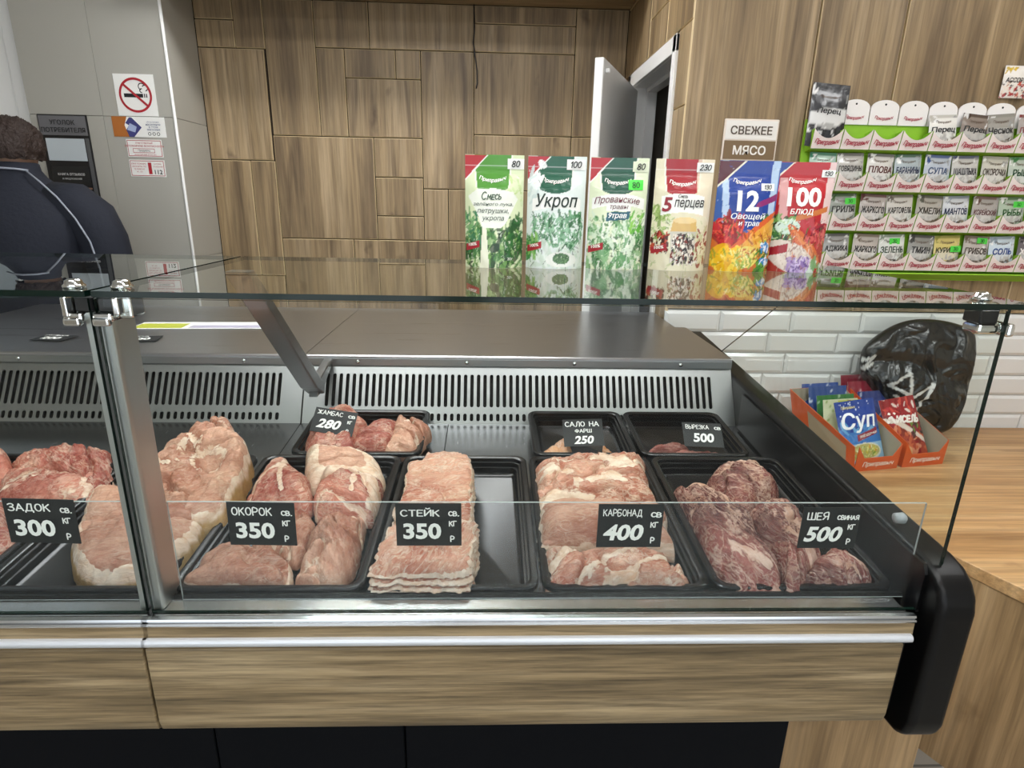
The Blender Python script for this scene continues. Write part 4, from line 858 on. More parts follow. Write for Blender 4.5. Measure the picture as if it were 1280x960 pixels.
f3=[(0.523,0.261),(0.564,0.298),(0.605,0.306),(0.621,0.276),(0.627,0.255),(0.611,0.175),(0.612,0.133),(0.556,0.073),(0.521,0.037),(0.5,0.038),(0.515,0.083),(0.517,0.145),(0.511,0.175)]
f4=[(0.528,0.055),(0.559,0.091),(0.618,0.141),(0.643,0.159),(0.671,0.147),(0.673,0.118),(0.68,0.09),(0.666,0.064),(0.633,0.049),(0.583,0.047)]
g1=[(-0.434,0.508),(-0.463,0.61),(-0.455,0.629),(-0.443,0.735),(-0.434,0.762),(-0.389,0.767),(-0.361,0.737),(-0.342,0.686),(-0.316,0.665),(-0.312,0.625),(-0.324,0.599),(-0.325,0.538),(-0.32,0.503),(-0.386,0.497)]
g2=[(-0.331,0.564),(-0.316,0.627),(-0.302,0.674),(-0.277,0.702),(-0.24,0.689),(-0.241,0.654),(-0.245,0.59),(-0.258,0.535),(-0.293,0.52),(-0.32,0.523)]
g3=[(-0.241,0.678),(-0.236,0.724),(-0.205,0.721),(-0.185,0.7),(-0.162,0.655),(-0.168,0.605),(-0.173,0.568),(-0.181,0.52),(-0.2,0.509),(-0.243,0.514),(-0.241,0.567)]
h1=[(0.129,0.563),(0.161,0.6),(0.194,0.639),(0.205,0.6),(0.206,0.563),(0.192,0.532),(0.143,0.532)]
h2=[(0.229,0.533),(0.25,0.559),(0.282,0.564),(0.292,0.606),(0.314,0.534)]
i1=[(0.381,0.543),(0.413,0.584),(0.442,0.599),(0.495,0.614),(0.508,0.585),(0.493,0.565),(0.43,0.553)]
i2=[(0.417,0.535),(0.452,0.557),(0.496,0.562),(0.579,0.554),(0.583,0.537),(0.486,0.529)]
def clip_y(poly, lo=-9, hi=9): return [(x, min(hi, max(lo, y))) for x, y in poly]
e1 = clip_y(e1, lo=.274); e2 = clip_y(e2, .150, .262); e3 = clip_y(e3, hi=.143)
def scale_(poly, kx, ky): c = np.mean(poly, 0); return [tuple(c + (np.array(p)-c)*(kx, ky)) for p in poly]
g2 = scale_(g2, 1.25, .8); g3 = scale_(g3, 1.25, .85)
def shrink(poly, k): c = np.mean(poly, 0); return [tuple(c + (np.array(p)-c)*k) for p in poly]
c2, c3, c4, c5, c6 = [shrink(q, .96) for q in (c2, c3, c4, c5, c6)]
meat('broad reddish pork slab lying at the back of the leftmost tray', 'meat', a1, .062, M_PINK, 1, .012, seam=.7, amp=.012, freq=10, patch=.4)
meat('small rounded pink pork piece at the far left edge behind the others', 'meat', a2, .06, M_PINK, 2, .01, seam=.3)
meat('pale pink pork slab across the middle of the leftmost tray', 'meat', a3, .062, M_PINK, 3, .006, seam=.5, amp=.01, patch=.5)
meat('small dark pink pork piece at the front of the leftmost tray', 'meat', a4, .045, M_PINK, 4, seam=.4)
meat('upper ham with tan skin edge and bone hollow, propped at the back', 'ham', b1, .10, M_HAM, 5, .012, pw=7, q=1.8, rim_fat=.10, rim_skin=True, seam=.4, freq=12, amp=.016, tilt=(.04,.22), patch=.12, ang=.6, sinew=((-.66,.43,-.62,.40,.006),(-.70,.36,-.635,.34,.005)), pits=((-.585,.36,.026,.040),(-.64,.40,.018,.016)), name='ham')
meat('lower round ham with flat cut face and pale fat ring, behind the pillar', 'ham', b2, .066, M_HAM, 6, .0, pw=9, q=1.8, rim_fat=.17, rim_skin=True, seam=.2, freq=9, amp=.009, tilt=(0,.08), ang=.3, name='ham')
meat('pale pork belly slab with white fat band, at the back of the ham tray', 'meat', c1, .058, M_HAM, 7, .018, pw=5, q=2, rim_fat=.42, seam=.3, freq=8, ang=0.)
meat('marbled red ham piece with white sinew, back left beside the belly slab', 'meat', c2, .07, M_PINK, 8, .004, pw=3, seam=1., freq=8, amp=.008, patch=.2, ang=.9, sinew=((-.452,.455,-.445,.38,.009),(-.445,.38,-.48,.33,.007),(-.445,.38,-.42,.30,.006),(-.45,.44,-.395,.385,.006)))
meat('dark red and white ham piece under the belly slab, right side of the tray', 'meat', c3, .072, M_PINK, 9, .006, pw=3, seam=1., freq=9, patch=.3, ang=2.6, sinew=((-.345,.40,-.285,.375,.014),(-.285,.375,-.245,.33,.010),(-.285,.375,-.28,.29,.006),(-.245,.36,-.23,.27,.014)))
meat('greyish pink rounded ham piece at the right front of its tray', 'meat', c4, .062, M_HAM, 10, .002, pw=2.2, seam=.7, freq=14, patch=.45, amp=.013)
meat('pale flat ham slice half hidden behind its price tag', 'meat', c5, .045, M_HAM, 11, .0, seam=.3, patch=.6)
meat('smooth brownish pink ham piece with fatty edge, front left of its tray', 'meat', c6, .055, M_HAM, 12, pw=2.3, seam=.55, freq=11, rim_fat=.07, amp=.012)
# steaks: two shingled stacks
def steaks(poly, n, th, step, seed0, group, label):
    P = np.array(poly); cc = P.mean(0); rnd = random.Random(seed0)
    for k in range(n):
        s = .97+.05*rnd.random(); pk = (P-cc)*(s, s) + cc + ((n-1-k)*step[0]+rnd.uniform(-.003,.003), (n-1-k)*step[1])
        meat(label if 0 < k < n-1 else ('topmost steak of ' if k else 'lowest steak of ') + group[1], 'steak', [tuple(p) for p in pk], th*1.12, M_LOIN, seed0+k*.37, base=k*th, pw=14, q=1.6, rim_fat=.05, seam=.45 if k == n-1 else .2, freq=11, amp=.0025 if k < n-1 else .006, NR=16 if k < n-1 else 40, name='pork_steak', group=group[0], patch=.25, edge_rag=.006)
steaks(d1, 6, .0125, (.001, -.0022), 31, ('steaks in the rear stack', 'the rear stack of pork steaks'), 'pork steak in the middle of the rear stack')
steaks(d2, 6, .0105, (.0015, -.003), 51, ('steaks in the front stack', 'the front stack of pork steaks, behind the tag reading 350'), 'pork steak in the middle of the front stack')
meat('rearmost pork loin slab with white fat lumps along its top', 'meat', e1, .072, M_LOIN, 13, .002, pw=5, q=2, seam=.5, freq=13, amp=.012, patch=.85, patch_f=26, ang=.0, rim_fat=.03, sinew=((.11,.29,.21,.285,.016),(.12,.40,.17,.36,.012),(.14,.42,.24,.415,.007),(.24,.42,.34,.425,.006)))
meat('middle pork loin slab with a smooth pale pink cut face', 'meat', e2, .07, M_HAM, 14, .004, pw=8, q=2, seam=.15, freq=7, rim_fat=.06, amp=.007, ang=.05)
meat('front pork loin slab with streaked fat, nearest the glass', 'meat', e3, .056, M_LOIN, 15, .0, pw=4, q=2, seam=.5, freq=15, amp=.012, patch=.6, patch_f=28, ang=.45, sinew=((.11,.10,.16,.135,.010),(.15,.06,.25,.12,.006),(.22,.06,.31,.115,.008)))
meat('long dark marbled pork neck reaching from back to front', 'meat', f1, .07, M_NECK, 16, .004, pw=3, q=2.1, seam=.4, freq=16, amp=.010, patch=.5, patch_f=30, ang=-1.25, sinew=((.42,.365,.49,.29,.010),(.49,.29,.515,.19,.005),(.44,.12,.48,.07,.008)))
meat('dark red neck piece with white fat edge at the back of the neck tray', 'meat', f2, .085, M_NECK, 17, .008, pw=3, seam=.5, freq=17, amp=.012, patch=.45, ang=-.5, sinew=((.595,.40,.612,.33,.010),(.53,.41,.58,.36,.006)))
meat('rounded dark red neck piece left of the tag reading 500', 'meat', f3, .074, M_NECK, 18, .004, pw=3, seam=.4, freq=16, amp=.011, patch=.4, ang=-1.2, sinew=((.575,.20,.585,.12,.014),(.55,.14,.58,.10,.010)))
meat('neck piece with long fat streaks in the front right corner below the tag reading 500', 'meat', f4, .056, M_NECK, 19, .0, pw=3, seam=.5, freq=20, amp=.010, patch=.4, ang=-.9, sinew=((.60,.125,.64,.065,.005),(.625,.14,.665,.09,.005),(.645,.15,.675,.11,.004)))
meat('pink cut lying behind the tag reading 280 in the rear tray', 'meat', g1, .062, M_PINK, 20, .004, pw=4, seam=.6, amp=.014, patch=.5)
meat('small brownish cut in the middle of the rear left tray', 'meat', g2, .05, M_PINK, 21, .004, pw=4, seam=.5, patch=.5, amp=.013)
meat('pale fatty cut at the right of the rear left tray', 'meat', g3, .055, M_HAM, 22, .004, pw=4, seam=.4, patch=.9, patch_f=14, amp=.012)
meat('white fat scrap with browned flecks left of the tag reading 250', 'fat', h1, .026, M_FAT, 23, seam=.3, patch=.5, NR=24, NA=80, name='fat_scrap')
meat('white fat scrap right of the tag reading 250', 'fat', h2, .020, M_FAT, 24, seam=.6, patch=.9, NR=24, NA=80, name='fat_scrap')
meat('slender dark tenderloin at the back of the rear right tray', 'meat', i1, .03, M_DARK, 25, seam=.2, NR=24, NA=80, name='tenderloin')
meat('slender tenderloin with a pale fat line at the front of the rear right tray', 'meat', i2, .024, M_DARK, 26, seam=.5, NR=24, NA=80, name='tenderloin')

# ------------------------------------------------------------------ herb and spice pouches on the glass
ZG = 1.3772
GREENS = ['#254d24','#3f7a33','#6fa04c','#17351c','#93b878','#356a3a']
def common(nu, nv, base, dome, seed, ribbon=True):
    P = Paint(nu, nv, base, seed); u, v = P.u, P.v
    half = .29 - .10*(1-v)/.30*.5; P.mask(((np.abs(u-.47) < half+.02) & (v > .675+.5*(u-.47)**2)).astype(float), dome)
    P.mask(((np.abs(np.abs(u-.47)-half-.035) < .012) & (v > .72)).astype(float), '#f3f5ea', .8)
    if ribbon: P.poly([(0,1),(.37,1),(0,.79)], '#b3262f'); P.poly([(.37,1),(.40,1),(0,.772),(0,.79)], '#f4f0e8')
    P.mask(((np.abs(v-.905) < .004)).astype(float), '#ffffff', .35)
    return P
def herbs(P, v0, v1, cols, n, r0=.03, r1=.11, u0=0, u1=1): P.blobs(u0, v0, u1, v1, cols, n, r0, r1, .5, .85); return P.blobs(u0, v0, u1, v1, ['#1c3a20','#dfe8cf']+list(cols), n, r0*.5, r1*.4, .25, .7)
def scroll(P, v0, v1, sag=.06, u0=.08, u1=.92, c='#f3f4ee'):
    m = (P.u > u0) & (P.u < u1) & (P.v > v0 - sag*(2*P.u-1)**2) & (P.v < v1 - sag*(2*P.u-1)**2); return P.mask(m.astype(float), c)
NU, NV = 76, 140
def art_mix():
    P = common(NU, NV, '#dbe6bd', '#4f9331', 3); herbs(P, .0, .36, GREENS, 150); P.poly([(.26,.0),(.42,.0),(.36,.4),(.3,.4)], '#eef0d8'); herbs(P, .55, .8, ['#b9d18c','#c8dca0'], 14, .03, .06, .72, 1)
    herbs(P, .1, .48, ['#2f6a33','#24532a'], 40, .03, .08, .68, 1); herbs(P, .14, .5, ['#3e7d55','#74a86a'], 30, .03, .08, 0, .26)
    P.poly([(.05,.64),(.2,.70),(.5,.71),(.82,.68),(.9,.62),(.72,.42),(.62,.36),(.3,.36),(.2,.5)], '#eff3e6'); return P
def art_dill():
    P = common(NU, NV, '#dfe9e4', '#1f5a43', 4); herbs(P, .2, .5, ['#3c7a49','#6fa27a','#2c5f3a','#8dbb95'], 260, .012, .06, .06, .96); herbs(P, .02, .2, ['#e6efe6','#cfe0cf'], 40, .05, .12)
    P.ell(.6, .085, .27, .07, '#eef2ea'); P.ell(.6, .095, .15, .05, '#51784d'); herbs(P, .06, .13, ['#6d9462','#3d6340'], 40, .01, .03, .48, .72); herbs(P, .1, .28, ['#3f8a3e','#86b960'], 20, .03, .08, 0, .2); herbs(P, .55, .95, ['#f4f7f4','#c9d8d4'], 12, .04, .1, .0, .25)
    return scroll(P, .55, .66, .05)
def art_prov():
    P = common(NU, NV, '#dfe9c8', '#225543', 5); herbs(P, .0, .48, ['#5d9a5a','#8fbf86','#d8e8d0','#3f7446','#eef4e6','#76a874'], 240, .02, .1); herbs(P, .35, .56, ['#5fae3a','#8cc95a'], 16, .03, .07, .7, .95)
    scroll(P, .585, .685, .05, .05, .95); scroll(P, .535, .60, .02, .28, .7); return P.poly([(.28,.44),(.68,.46),(.7,.53),(.3,.52)], '#2c6070')
def art_pepper():
    P = common(NU, NV, '#e3ddc0', '#a3222a', 6, False); herbs(P, .3, .6, ['#7b9a4b','#9bb868','#d9dcb0'], 40, .03, .08, 0, .3); P.rect(.72, .5, 1, 1, '#e8d9c0', .7)
    P.poly([(.33,.06),(.73,.06),(.76,.36),(.3,.36)], '#c9c4b6'); P.blobs(.34, .06, .72, .33, ['#2b2322','#f0e8dc','#7d3028','#574a44','#d9cdbd'], 260, .012, .03, .9, 1)
    P.blobs(0, 0, 1, .5, ['#b8c088','#efe8d0','#8fa860'], 70, .01, .05, .35, .6); P.poly([(.3,.36),(.76,.36),(.74,.46),(.34,.46)], '#d8b470'); P.ell(.54, .46, .2, .03, '#e8cf98'); P.blobs(0, .16, .28, .34, ['#8a2420','#c2523a','#4f2a22'], 60, .015, .035, .9, 1); P.blobs(.76, .05, 1, .4, ['#c9c79a','#8f3a2c','#e0d7b4'], 50, .02, .05)
    return scroll(P, .53, .70, .05, .12, .86)
def art_twelve():
    P = Paint(NU, NV, '#3f63a8', 7); u, v = P.u, P.v; P.mask(((np.abs(u-.52) < .42-.1*(1-v)) & (v > .38)).astype(float), '#1f3f93'); P.mask(((np.abs(u-.1-.12*(1-v)) < .05) & (v > .42)).astype(float), '#bcd3ea', .9); P.mask(((np.abs(u-.93+.05*(1-v)) < .06) & (v > .5)).astype(float), '#bcd3ea', .9)
    P.poly([(0,1),(.42,1),(0,.78)], '#5a2a33'); P.poly([(.42,1),(.46,1),(0,.76),(0,.78)], '#e9e2d0')
    P.rect(0, 0, 1, .36, '#c9682c'); P.blobs(0, .28, .45, .5, ['#c1272b','#8d1c22','#e0503c'], 40, .05, .12); P.blobs(.75, .25, 1, .5, ['#3f7a35','#2c5a2a','#66a049'], 40, .03, .08)
    for k in range(5): P.ell(.62+.02*k, .36-.05*k, .45, .04, ['#d8602a','#e3a23c','#d99a33','#e4b84c','#c9582a'][k], 1, .45)
    P.blobs(.0, .0, .45, .2, ['#f2c21a','#e8ae12','#f6d648'], 26, .06, .14); P.ell(.55, .14, .2, .1, '#e9d36a'); P.blobs(.4, .04, .7, .2, ['#d9c257','#8fae3c','#f0e08a'], 20, .02, .06); P.blobs(.72, .0, .95, .2, ['#4f9a34','#3a7d2c'], 18, .04, .1)
    P.blobs(0, .3, .45, .48, ['#7a1418','#e8705a','#a01c22','#3f6a2c'], 60, .01, .05, .35, .85); P.blobs(.45, .12, 1, .38, ['#b8501e','#f0b860','#8f3a18','#e88a3a'], 70, .01, .06, .3, .8)
    P.blobs(0, 0, .5, .2, ['#c98f0e','#fbe88a','#8a9a2c','#e0a010'], 60, .01, .05, .4, .8); P.blobs(.4, .03, .7, .2, ['#a8a03c','#f4ecb0','#6f8f2c'], 50, .008, .03, .4, .8); P.blobs(.72, 0, 1, .3, ['#2c5a22','#78b04c','#1f401a'], 50, .01, .05, .4, .85); P.blobs(.0, .5, 1, 1, ['#16307a','#3a5fb0','#e0e8f4'], 40, .005, .03, .3, .35)
    P.blobs(.80, .2, .95, .26, ['#2f86c8','#e8f0f8'], 14, .02, .05, .7, .9); P.blobs(.80, .07, .95, .13, ['#2f86c8','#e8f0f8'], 14, .02, .05, .7, .9)
    return P.poly([(.62,.575),(1,.655),(1,.72),(.66,.63)], '#8b2a6a')
def art_hundred():
    P = Paint(NU, NV, '#b3222a', 8); u, v = P.u, P.v; P.poly([(0,1),(.3,1),(0,.85)], '#24458f'); P.poly([(.3,1),(.33,1),(0,.83),(0,.85)], '#e9e2d0'); P.mask(((np.abs(u-.15-.1*(1-v)) < .07) & (v > .4) & (v < .86)).astype(float), '#dda9a6', .9); P.mask(((u > .9-.1*(1-v))&(v>.45)).astype(float), '#e8cfcb', .9)
    P.rect(0, 0, 1, .36, '#a8352c'); P.blobs(0, .3, .4, .5, GREENS, 50, .03, .09); P.ell(.3, .42, .2, .07, '#c8dccf'); P.ell(.62, .26, .36, .07, '#cf6a3a', 1, -.5); P.ell(.66, .24, .3, .03, '#d98a5a', 1, -.5)
    P.blobs(.7, .28, 1, .45, ['#7d1a2e','#a12438','#d0605a'], 24, .03, .07); P.ell(.4, .14, .42, .14, '#ddcfc2', 1, -.2); P.blobs(.38, .0, .75, .14, ['#8d6fae','#a88cc4','#bda8d4'], 26, .04, .09); P.blobs(0, .3, .5, .5, ['#17351c','#a8c890','#e0ecd8'], 60, .008, .04, .35, .85); P.blobs(.3, .12, 1, .34, ['#9a3a22','#e8a070','#7a2418'], 60, .008, .05, .3, .6); P.blobs(.1, .02, .75, .26, ['#c0a898','#f0e6dc','#8a5a50'], 60, .008, .05, .35, .55); P.blobs(.38, 0, .75, .14, ['#5c4080','#dcc8ec','#6f4f94'], 50, .008, .03, .5, .85); P.blobs(.6, .25, 1, .5, ['#4a1018','#c0404a','#3f6a34'], 50, .008, .04, .4, .8)
    P.poly([(.02,.14),(.34,.19),(.34,.27),(.02,.22)], '#9c1f2a'); P.poly([(.42,.47),(.95,.56),(.95,.61),(.42,.52)], '#c9743a')
    return P.blobs(.72, .0, 1, .1, ['#cfe0d2','#7ca66d'], 14, .03, .08)
def pouch_thing(x, art, label, titles, price, brand=('#f4f2ec', .775), W=.109, H=.203, yaw=0., y=.372, weight=None, tag=True, sticker=None, seed=0, psize=(.72, 1., .925, .028), pbg='#f4f5f1', lean=0., D=.05):
    me, surf = pouch('spice_pouch', W, H, D, art(), PRINT, seed=seed)
    o = mobj('spice_pouch', me, None, (x, y, ZG), (lean, 0, yaw)); props(o, label, 'spice packet', 'pouches on the top glass')
    def put(body, u, v, h, c, bold=.0, shear=0., w=None, rot=0., arc=0., hand=None, nm='lettering'):
        return letters(o, nm, body, (u-.5)*W, v*H, h*H, ink(c), bold, shear, hand=hand, w=w*W if w else None, rot=rot, arc=arc, surf=surf)
    put('Приправыч', .47, brand[1], .045, brand[0], .02, .3, w=.46, arc=.006)
    for tt in titles: put(*tt[0], **tt[1])
    if tag:
        mb = MB(); P = [(-.5+.02, .15), (-.5+.25, .19), (-.5+.25, .25), (-.5+.02, .21)]; n = 5; V = []
        for j in range(3):
            for i in range(n+1): a = i/n; b = j/2; X = (P[0][0]*(1-a)+P[1][0]*a)*W; Z = ((P[0][1]*(1-b)+P[3][1]*b)*(1-a)+(P[1][1]*(1-b)+P[2][1]*b)*a)*H; V.append((X, surf(X, Z)-.0009, Z))
        mb.add(V, [(j*(n+1)+i, j*(n+1)+i+1, (j+1)*(n+1)+i+1, (j+1)*(n+1)+i) for j in range(2) for i in range(n)]); lb = part('natural_badge', mb, ink('#a82530'), o, local=True)
        lb2 = letters(lb, 'lettering', '100%', -.37*W, .213*H, .028*H, ink('#f4efe6'), .03, .1, rot=.17, surf=lambda a, b: surf(a, b)-.0012)
    if weight: put(weight, .78, .085, .026, '#f2f1ea', .01)
    if price:
        u0, u1, vc, hh = psize[0], psize[1], psize[2], psize[3]; mb = MB(); n = 4; V = []
        for j in range(3):
            for i in range(n+1): X = (u0+(u1-u0)*i/n-.5)*W; Z = (vc-hh*1.6+hh*3.2*j/2)*H; V.append((X, surf(X, Z)-.0009, Z))
        mb.add(V, [(j*(n+1)+i, j*(n+1)+i+1, (j+1)*(n+1)+i+1, (j+1)*(n+1)+i) for j in range(2) for i in range(n)]); ps = part('price_sticker', mb, ink(pbg), o, local=True)
        letters(ps, 'lettering', price, ((u0+u1)/2-.5)*W, vc*H, hh*2.1*H, ink('#16181c'), 0, .2, hand=.17, surf=lambda a, b: surf(a, b)-.0012)
    if sticker:
        u, v = sticker; mb = MB(); V = []
        for j in range(3):
            for i in range(5): X = (u-.13+.26*i/4-.5)*W; Z = (v-.045+.09*j/2)*H; V.append((X, surf(X, Z)-.0012, Z))
        mb.add(V, [(j*5+i, j*5+i+1, (j+1)*5+i+1, (j+1)*5+i) for j in range(2) for i in range(4)]); ps = part('price_sticker', mb, ink('#4fe04a'), o, 'neon green price sticker', local=True)
        letters(ps, 'lettering', '80', (u-.5)*W, v*H, .055*H, ink('#16181c'), hand=.13, surf=lambda a, b: surf(a, b)-.0016)
    return o
T_ = lambda b, u, v, h, c, **k: ((b, u, v, h, c), k)
pouch_thing(.004, art_mix, 'light green herb mix pouch with a white chute label, leftmost on the top glass', [T_('Смесь', .45, .645, .075, '#35513a', hand=.14, shear=.2, rot=.03), T_('зелёного лука,', .48, .57, .04, '#3b4a40', shear=.2, w=.68), T_('петрушки,', .48, .505, .045, '#3b4a40', shear=.2), T_('укропа', .48, .44, .045, '#3b4a40', shear=.2)], '80', weight='20г', seed=1)
pouch_thing(.1205, art_dill, 'white and dark green pouch reading dill in big dark letters', [T_('Укроп', .5, .60, .15, '#23332c', bold=.012, shear=.25, w=.72)], '100', weight=None, seed=2, psize=(.66, .98, .93, .028))
pouch_thing(.2375, art_prov, 'pouch of Provence herbs with a neon green 80 sticker', [T_('Прованские', .47, .63, .075, '#6e3540', bold=.005, shear=.25, w=.78, arc=-.004), T_('травы', .5, .562, .045, '#6e4a50', shear=.25), T_('9трав', .48, .487, .06, '#eef4f2', bold=.02, shear=.25)], '80', weight='30г', sticker=(.78, .765), seed=3, pbg='#e4ecd0')
pouch_thing(.360, art_pepper, 'cream and red pouch of five peppers picturing a cork stoppered jar', [T_('Смесь', .48, .676, .036, '#37302c', hand=.14, shear=.25), T_('5', .22, .60, .13, '#8f2330', bold=.03, shear=.15), T_('перцев', .60, .60, .09, '#2c2a28', bold=.005, shear=.25, w=.52)], '230', weight='60г', seed=4, yaw=R(-2), psize=(.70, .99, .93, .026))
pouch_thing(.483, art_twelve, 'blue pouch with a big white 12 above painted vegetables', [T_('12', .5, .645, .185, '#f3f4f2', bold=.035), T_('Овощей', .52, .505, .065, '#eef1f4', bold=.012, shear=.2, w=.56), T_('и трав', .54, .435, .05, '#eef1f4', bold=.012, shear=.2)], '130', brand=('#f4f2ec', .80), tag=False, seed=5, W=.114, yaw=R(-4), psize=(.70, .92, .77, .02))
pouch_thing(.591, art_hundred, 'red pouch with a big white 100, rightmost on the top glass', [T_('100', .52, .69, .175, '#f6f2ec', bold=.035), T_('БЛЮД', .50, .555, .06, '#f6f2ec', bold=.02, shear=.15)], '130', brand=('#f4f2ec', .82), tag=False, seed=6, W=.108, yaw=R(-10), y=.376, psize=(.78, 1., .90, .02))

# ------------------------------------------------------------------ spice rack on the oak wall
LIME = plain('lime_card', '#8fc42f', .45); CARDW = plain('white_card', '#f0edea', .5); CARDP = plain('pink_white_card', '#efe4e0', .5); SCRIPT = ink('#b0344a'); GREEND = plain('leaf_green_card', '#6fa32a', .5)
rk = thing('spice_rack', 'lime green wall rack with four rows of white sachet pockets on the oak wall', 'rack', (1.62, YR, 1.24))
mb = MB(); mb.box(1.125, YR-.010, 1.235, 2.115, YR-.002, 1.80, 0, .001, 1)
mb.prism([(YR-.010, 1.238), (YR-.052, 1.262), (YR-.050, 1.266), (YR-.010, 1.244)], 'x', 1.125, 2.115)
part('backboard', mb, LIME, rk)
PW = .1075; ROWZ = (1.700, 1.558, 1.418, 1.275)
def pocket_mb():
    mb = MB(); w_ = PW-.003; n = 14
    def top(u): return .066 - .032*math.sin(math.pi*u)**.8
    def f(u, v): return ((u-.5)*w_, -.050-.010*v*1.2, v*top(u))
    mb.grid(f, n, 4, 0, True); mb.grid(lambda u, v: (f(u, v)[0], f(u, v)[1]+.0015, f(u, v)[2]), n, 4, 0, True, True)
    for s in (0, 1): x = (s-.5)*w_; mb.add([(x, -.050, 0), (x, -.063, .066), (x, -.012, .056), (x, -.012, -.01)], [(0,1,2,3)], 1)
    mb.add([(-w_/2, -.050, 0), (w_/2, -.050, 0), (w_/2, -.012, -.012), (-w_/2, -.012, -.012)], [(0,1,2,3)], 1); return mb
pk_me = mesh_of('pocket', pocket_mb(), [CARDP, LIME])
sc_me = mesh_of('lettering', place2d(type_mesh('Приправыч', .03, .35), 0, .018, w=.088, h=.021, arc=.006, surf=lambda x, z: -.0505-.012*z/.04, eps=.0012), SCRIPT)
cols_x = [1.1885 + PW*i for i in range(9)]
for r_, z in enumerate(ROWZ):
    for i, x in enumerate(cols_x):
        if r_ == 3 and i == 0: pass
        xx = x + (.006 if r_ else 0)
        p_ = mobj('pocket', pk_me, rk, (xx-1.62, 0, z-1.24)); mobj('lettering', sc_me, p_)
hd = MB(); w_ = PW-.004; pts = [(-w_/2, 0), (w_/2, 0), (w_/2, .055)] + [(w_/2*math.cos(a)**1 if abs(math.cos(a)) > .02 else 0, .055+.028*math.sin(a)) for a in [math.pi*k/12 for k in range(1, 12)]] + [(-w_/2, .055)]
hd.prism(pts, 'y', -.016, -.012, 0); hd.prism([(.0035*math.cos(a), .068+.0035*math.sin(a)) for a in [2*math.pi*k/10 for k in range(10)]], 'y', -.0168, -.0155, 1)
hd_me = mesh_of('header_tab', hd, [CARDW, INK])
for i, x in enumerate(cols_x):
    if i == 0: continue
    h_ = mobj('header_tab', hd_me, rk, (x-1.62, 0, 1.786-1.24)); letters(h_, 'lettering', 'Приправыч', 0, .020, .014, SCRIPT, .02, .35, y=-.0168, arc=.006, w=.068)
def sachet(row, colm, title, base, label, ink_c='#1f2022', dark=None, band=None, sticker=None, w=.098, h=.128, dx=0., dz=0., lean=0., tilt=0., seed=0, shot=None):
    P = Paint(24, 30, base, seed+row*10+colm); P.mask((P.v > .92).astype(float), dark or '#77787a', .8)
    if band: P.rect(0, 0, 1, 1, band, .25)
    P.blobs(0, .18, 1, .40, shot or ['#4a3f38','#6b5d50','#8a7c6a'], 26, .05, .13); P.blobs(0, .82, .25, 1, ['#e8e8e6', dark or '#888888'], 5, .05, .12); P.blobs(.8, .3, 1, .95, ['#dcdcda','#9a9a98'], 6, .04, .1)
    P.ell(.5, .46, .42, .17, '#dddcd8' if not band else base, .55)
    if colm == 0 and row == 0: P.poly([(.02,.34),(.98,.42),(.98,.62),(.02,.54)], '#d9d9d7')
    me, surf = pouch('spice_sachet', w, h, .014, P, PRINT, gusset=False, seed=seed+row*31+colm*7, wrinkle=.001)
    o = mobj('spice_sachet', me, None, (cols_x[colm]+(.006 if row else 0)+dx, YR-.044, ROWZ[row]+.004+dz), (R(-7)+lean, tilt, 0)); props(o, label, 'spice packet', 'sachets in the wall rack')
    letters(o, 'lettering', title, 0, h*.56, .024, ink(ink_c), .03, .12, surf=surf, w=min(w*.88, .0145*len(title)+.014)); letters(o, 'lettering', 'Приправыч', 0, h*.78, .012, ink('#5d4a3c'), .01, .3, surf=surf, arc=.004, w=w*.55)
    if sticker:
        mb = MB(); sx_, sz_ = sticker; V = [(sx_*w+a, surf(sx_*w, sz_*h)-.003, sz_*h+b) for a, b in ((-.02,-.011),(.02,-.011),(.02,.011),(-.02,.011))]; mb.add(V, [(0,1,2,3)]); s2 = part('price_sticker', mb, ink('#4fd048'), o, 'neon green price sticker', local=True)
        letters(s2, 'lettering', '30', sx_*w, sz_*h, .013, ink('#14301a'), hand=.13, y=surf(sx_*w, sz_*h)-.0036)
    return o
sachet(0, 0, 'Перец', '#35363a', 'large black and silver pepper pouch leaning at the top left of the rack', '#15161a', '#2a2b2e', w=.135, h=.215, dx=-.006, tilt=R(4), lean=R(-1), shot=['#1c1c1e','#3a3a3c','#e0e0de'])
sachet(0, 4, 'Перец', '#e6e4dd', 'white pepper sachet in the top row, just right of the three empty pockets', dark='#b9b6ac', w=.1, tilt=R(-3), h=.12)
sachet(0, 5, 'Перец', '#8a7e74', 'brown topped pepper sachet in the top row beside the white one', dark='#4a3a30', w=.104, tilt=R(5), h=.125)
sachet(0, 6, 'Чеснок', '#9c9890', 'grey garlic sachet in the top row, leaning', '#2a2a2a', dark='#8b897f', w=.102, tilt=R(-5), h=.128)
sachet(0, 7, 'Паприка', '#a8a09a', 'red edged paprika sachet in the top row at the right', '#7d1f28', dark='#7a2a2a')
sachet(0, 8, 'Укроп', '#a9b49a', 'greenish sachet at the far right end of the top row')
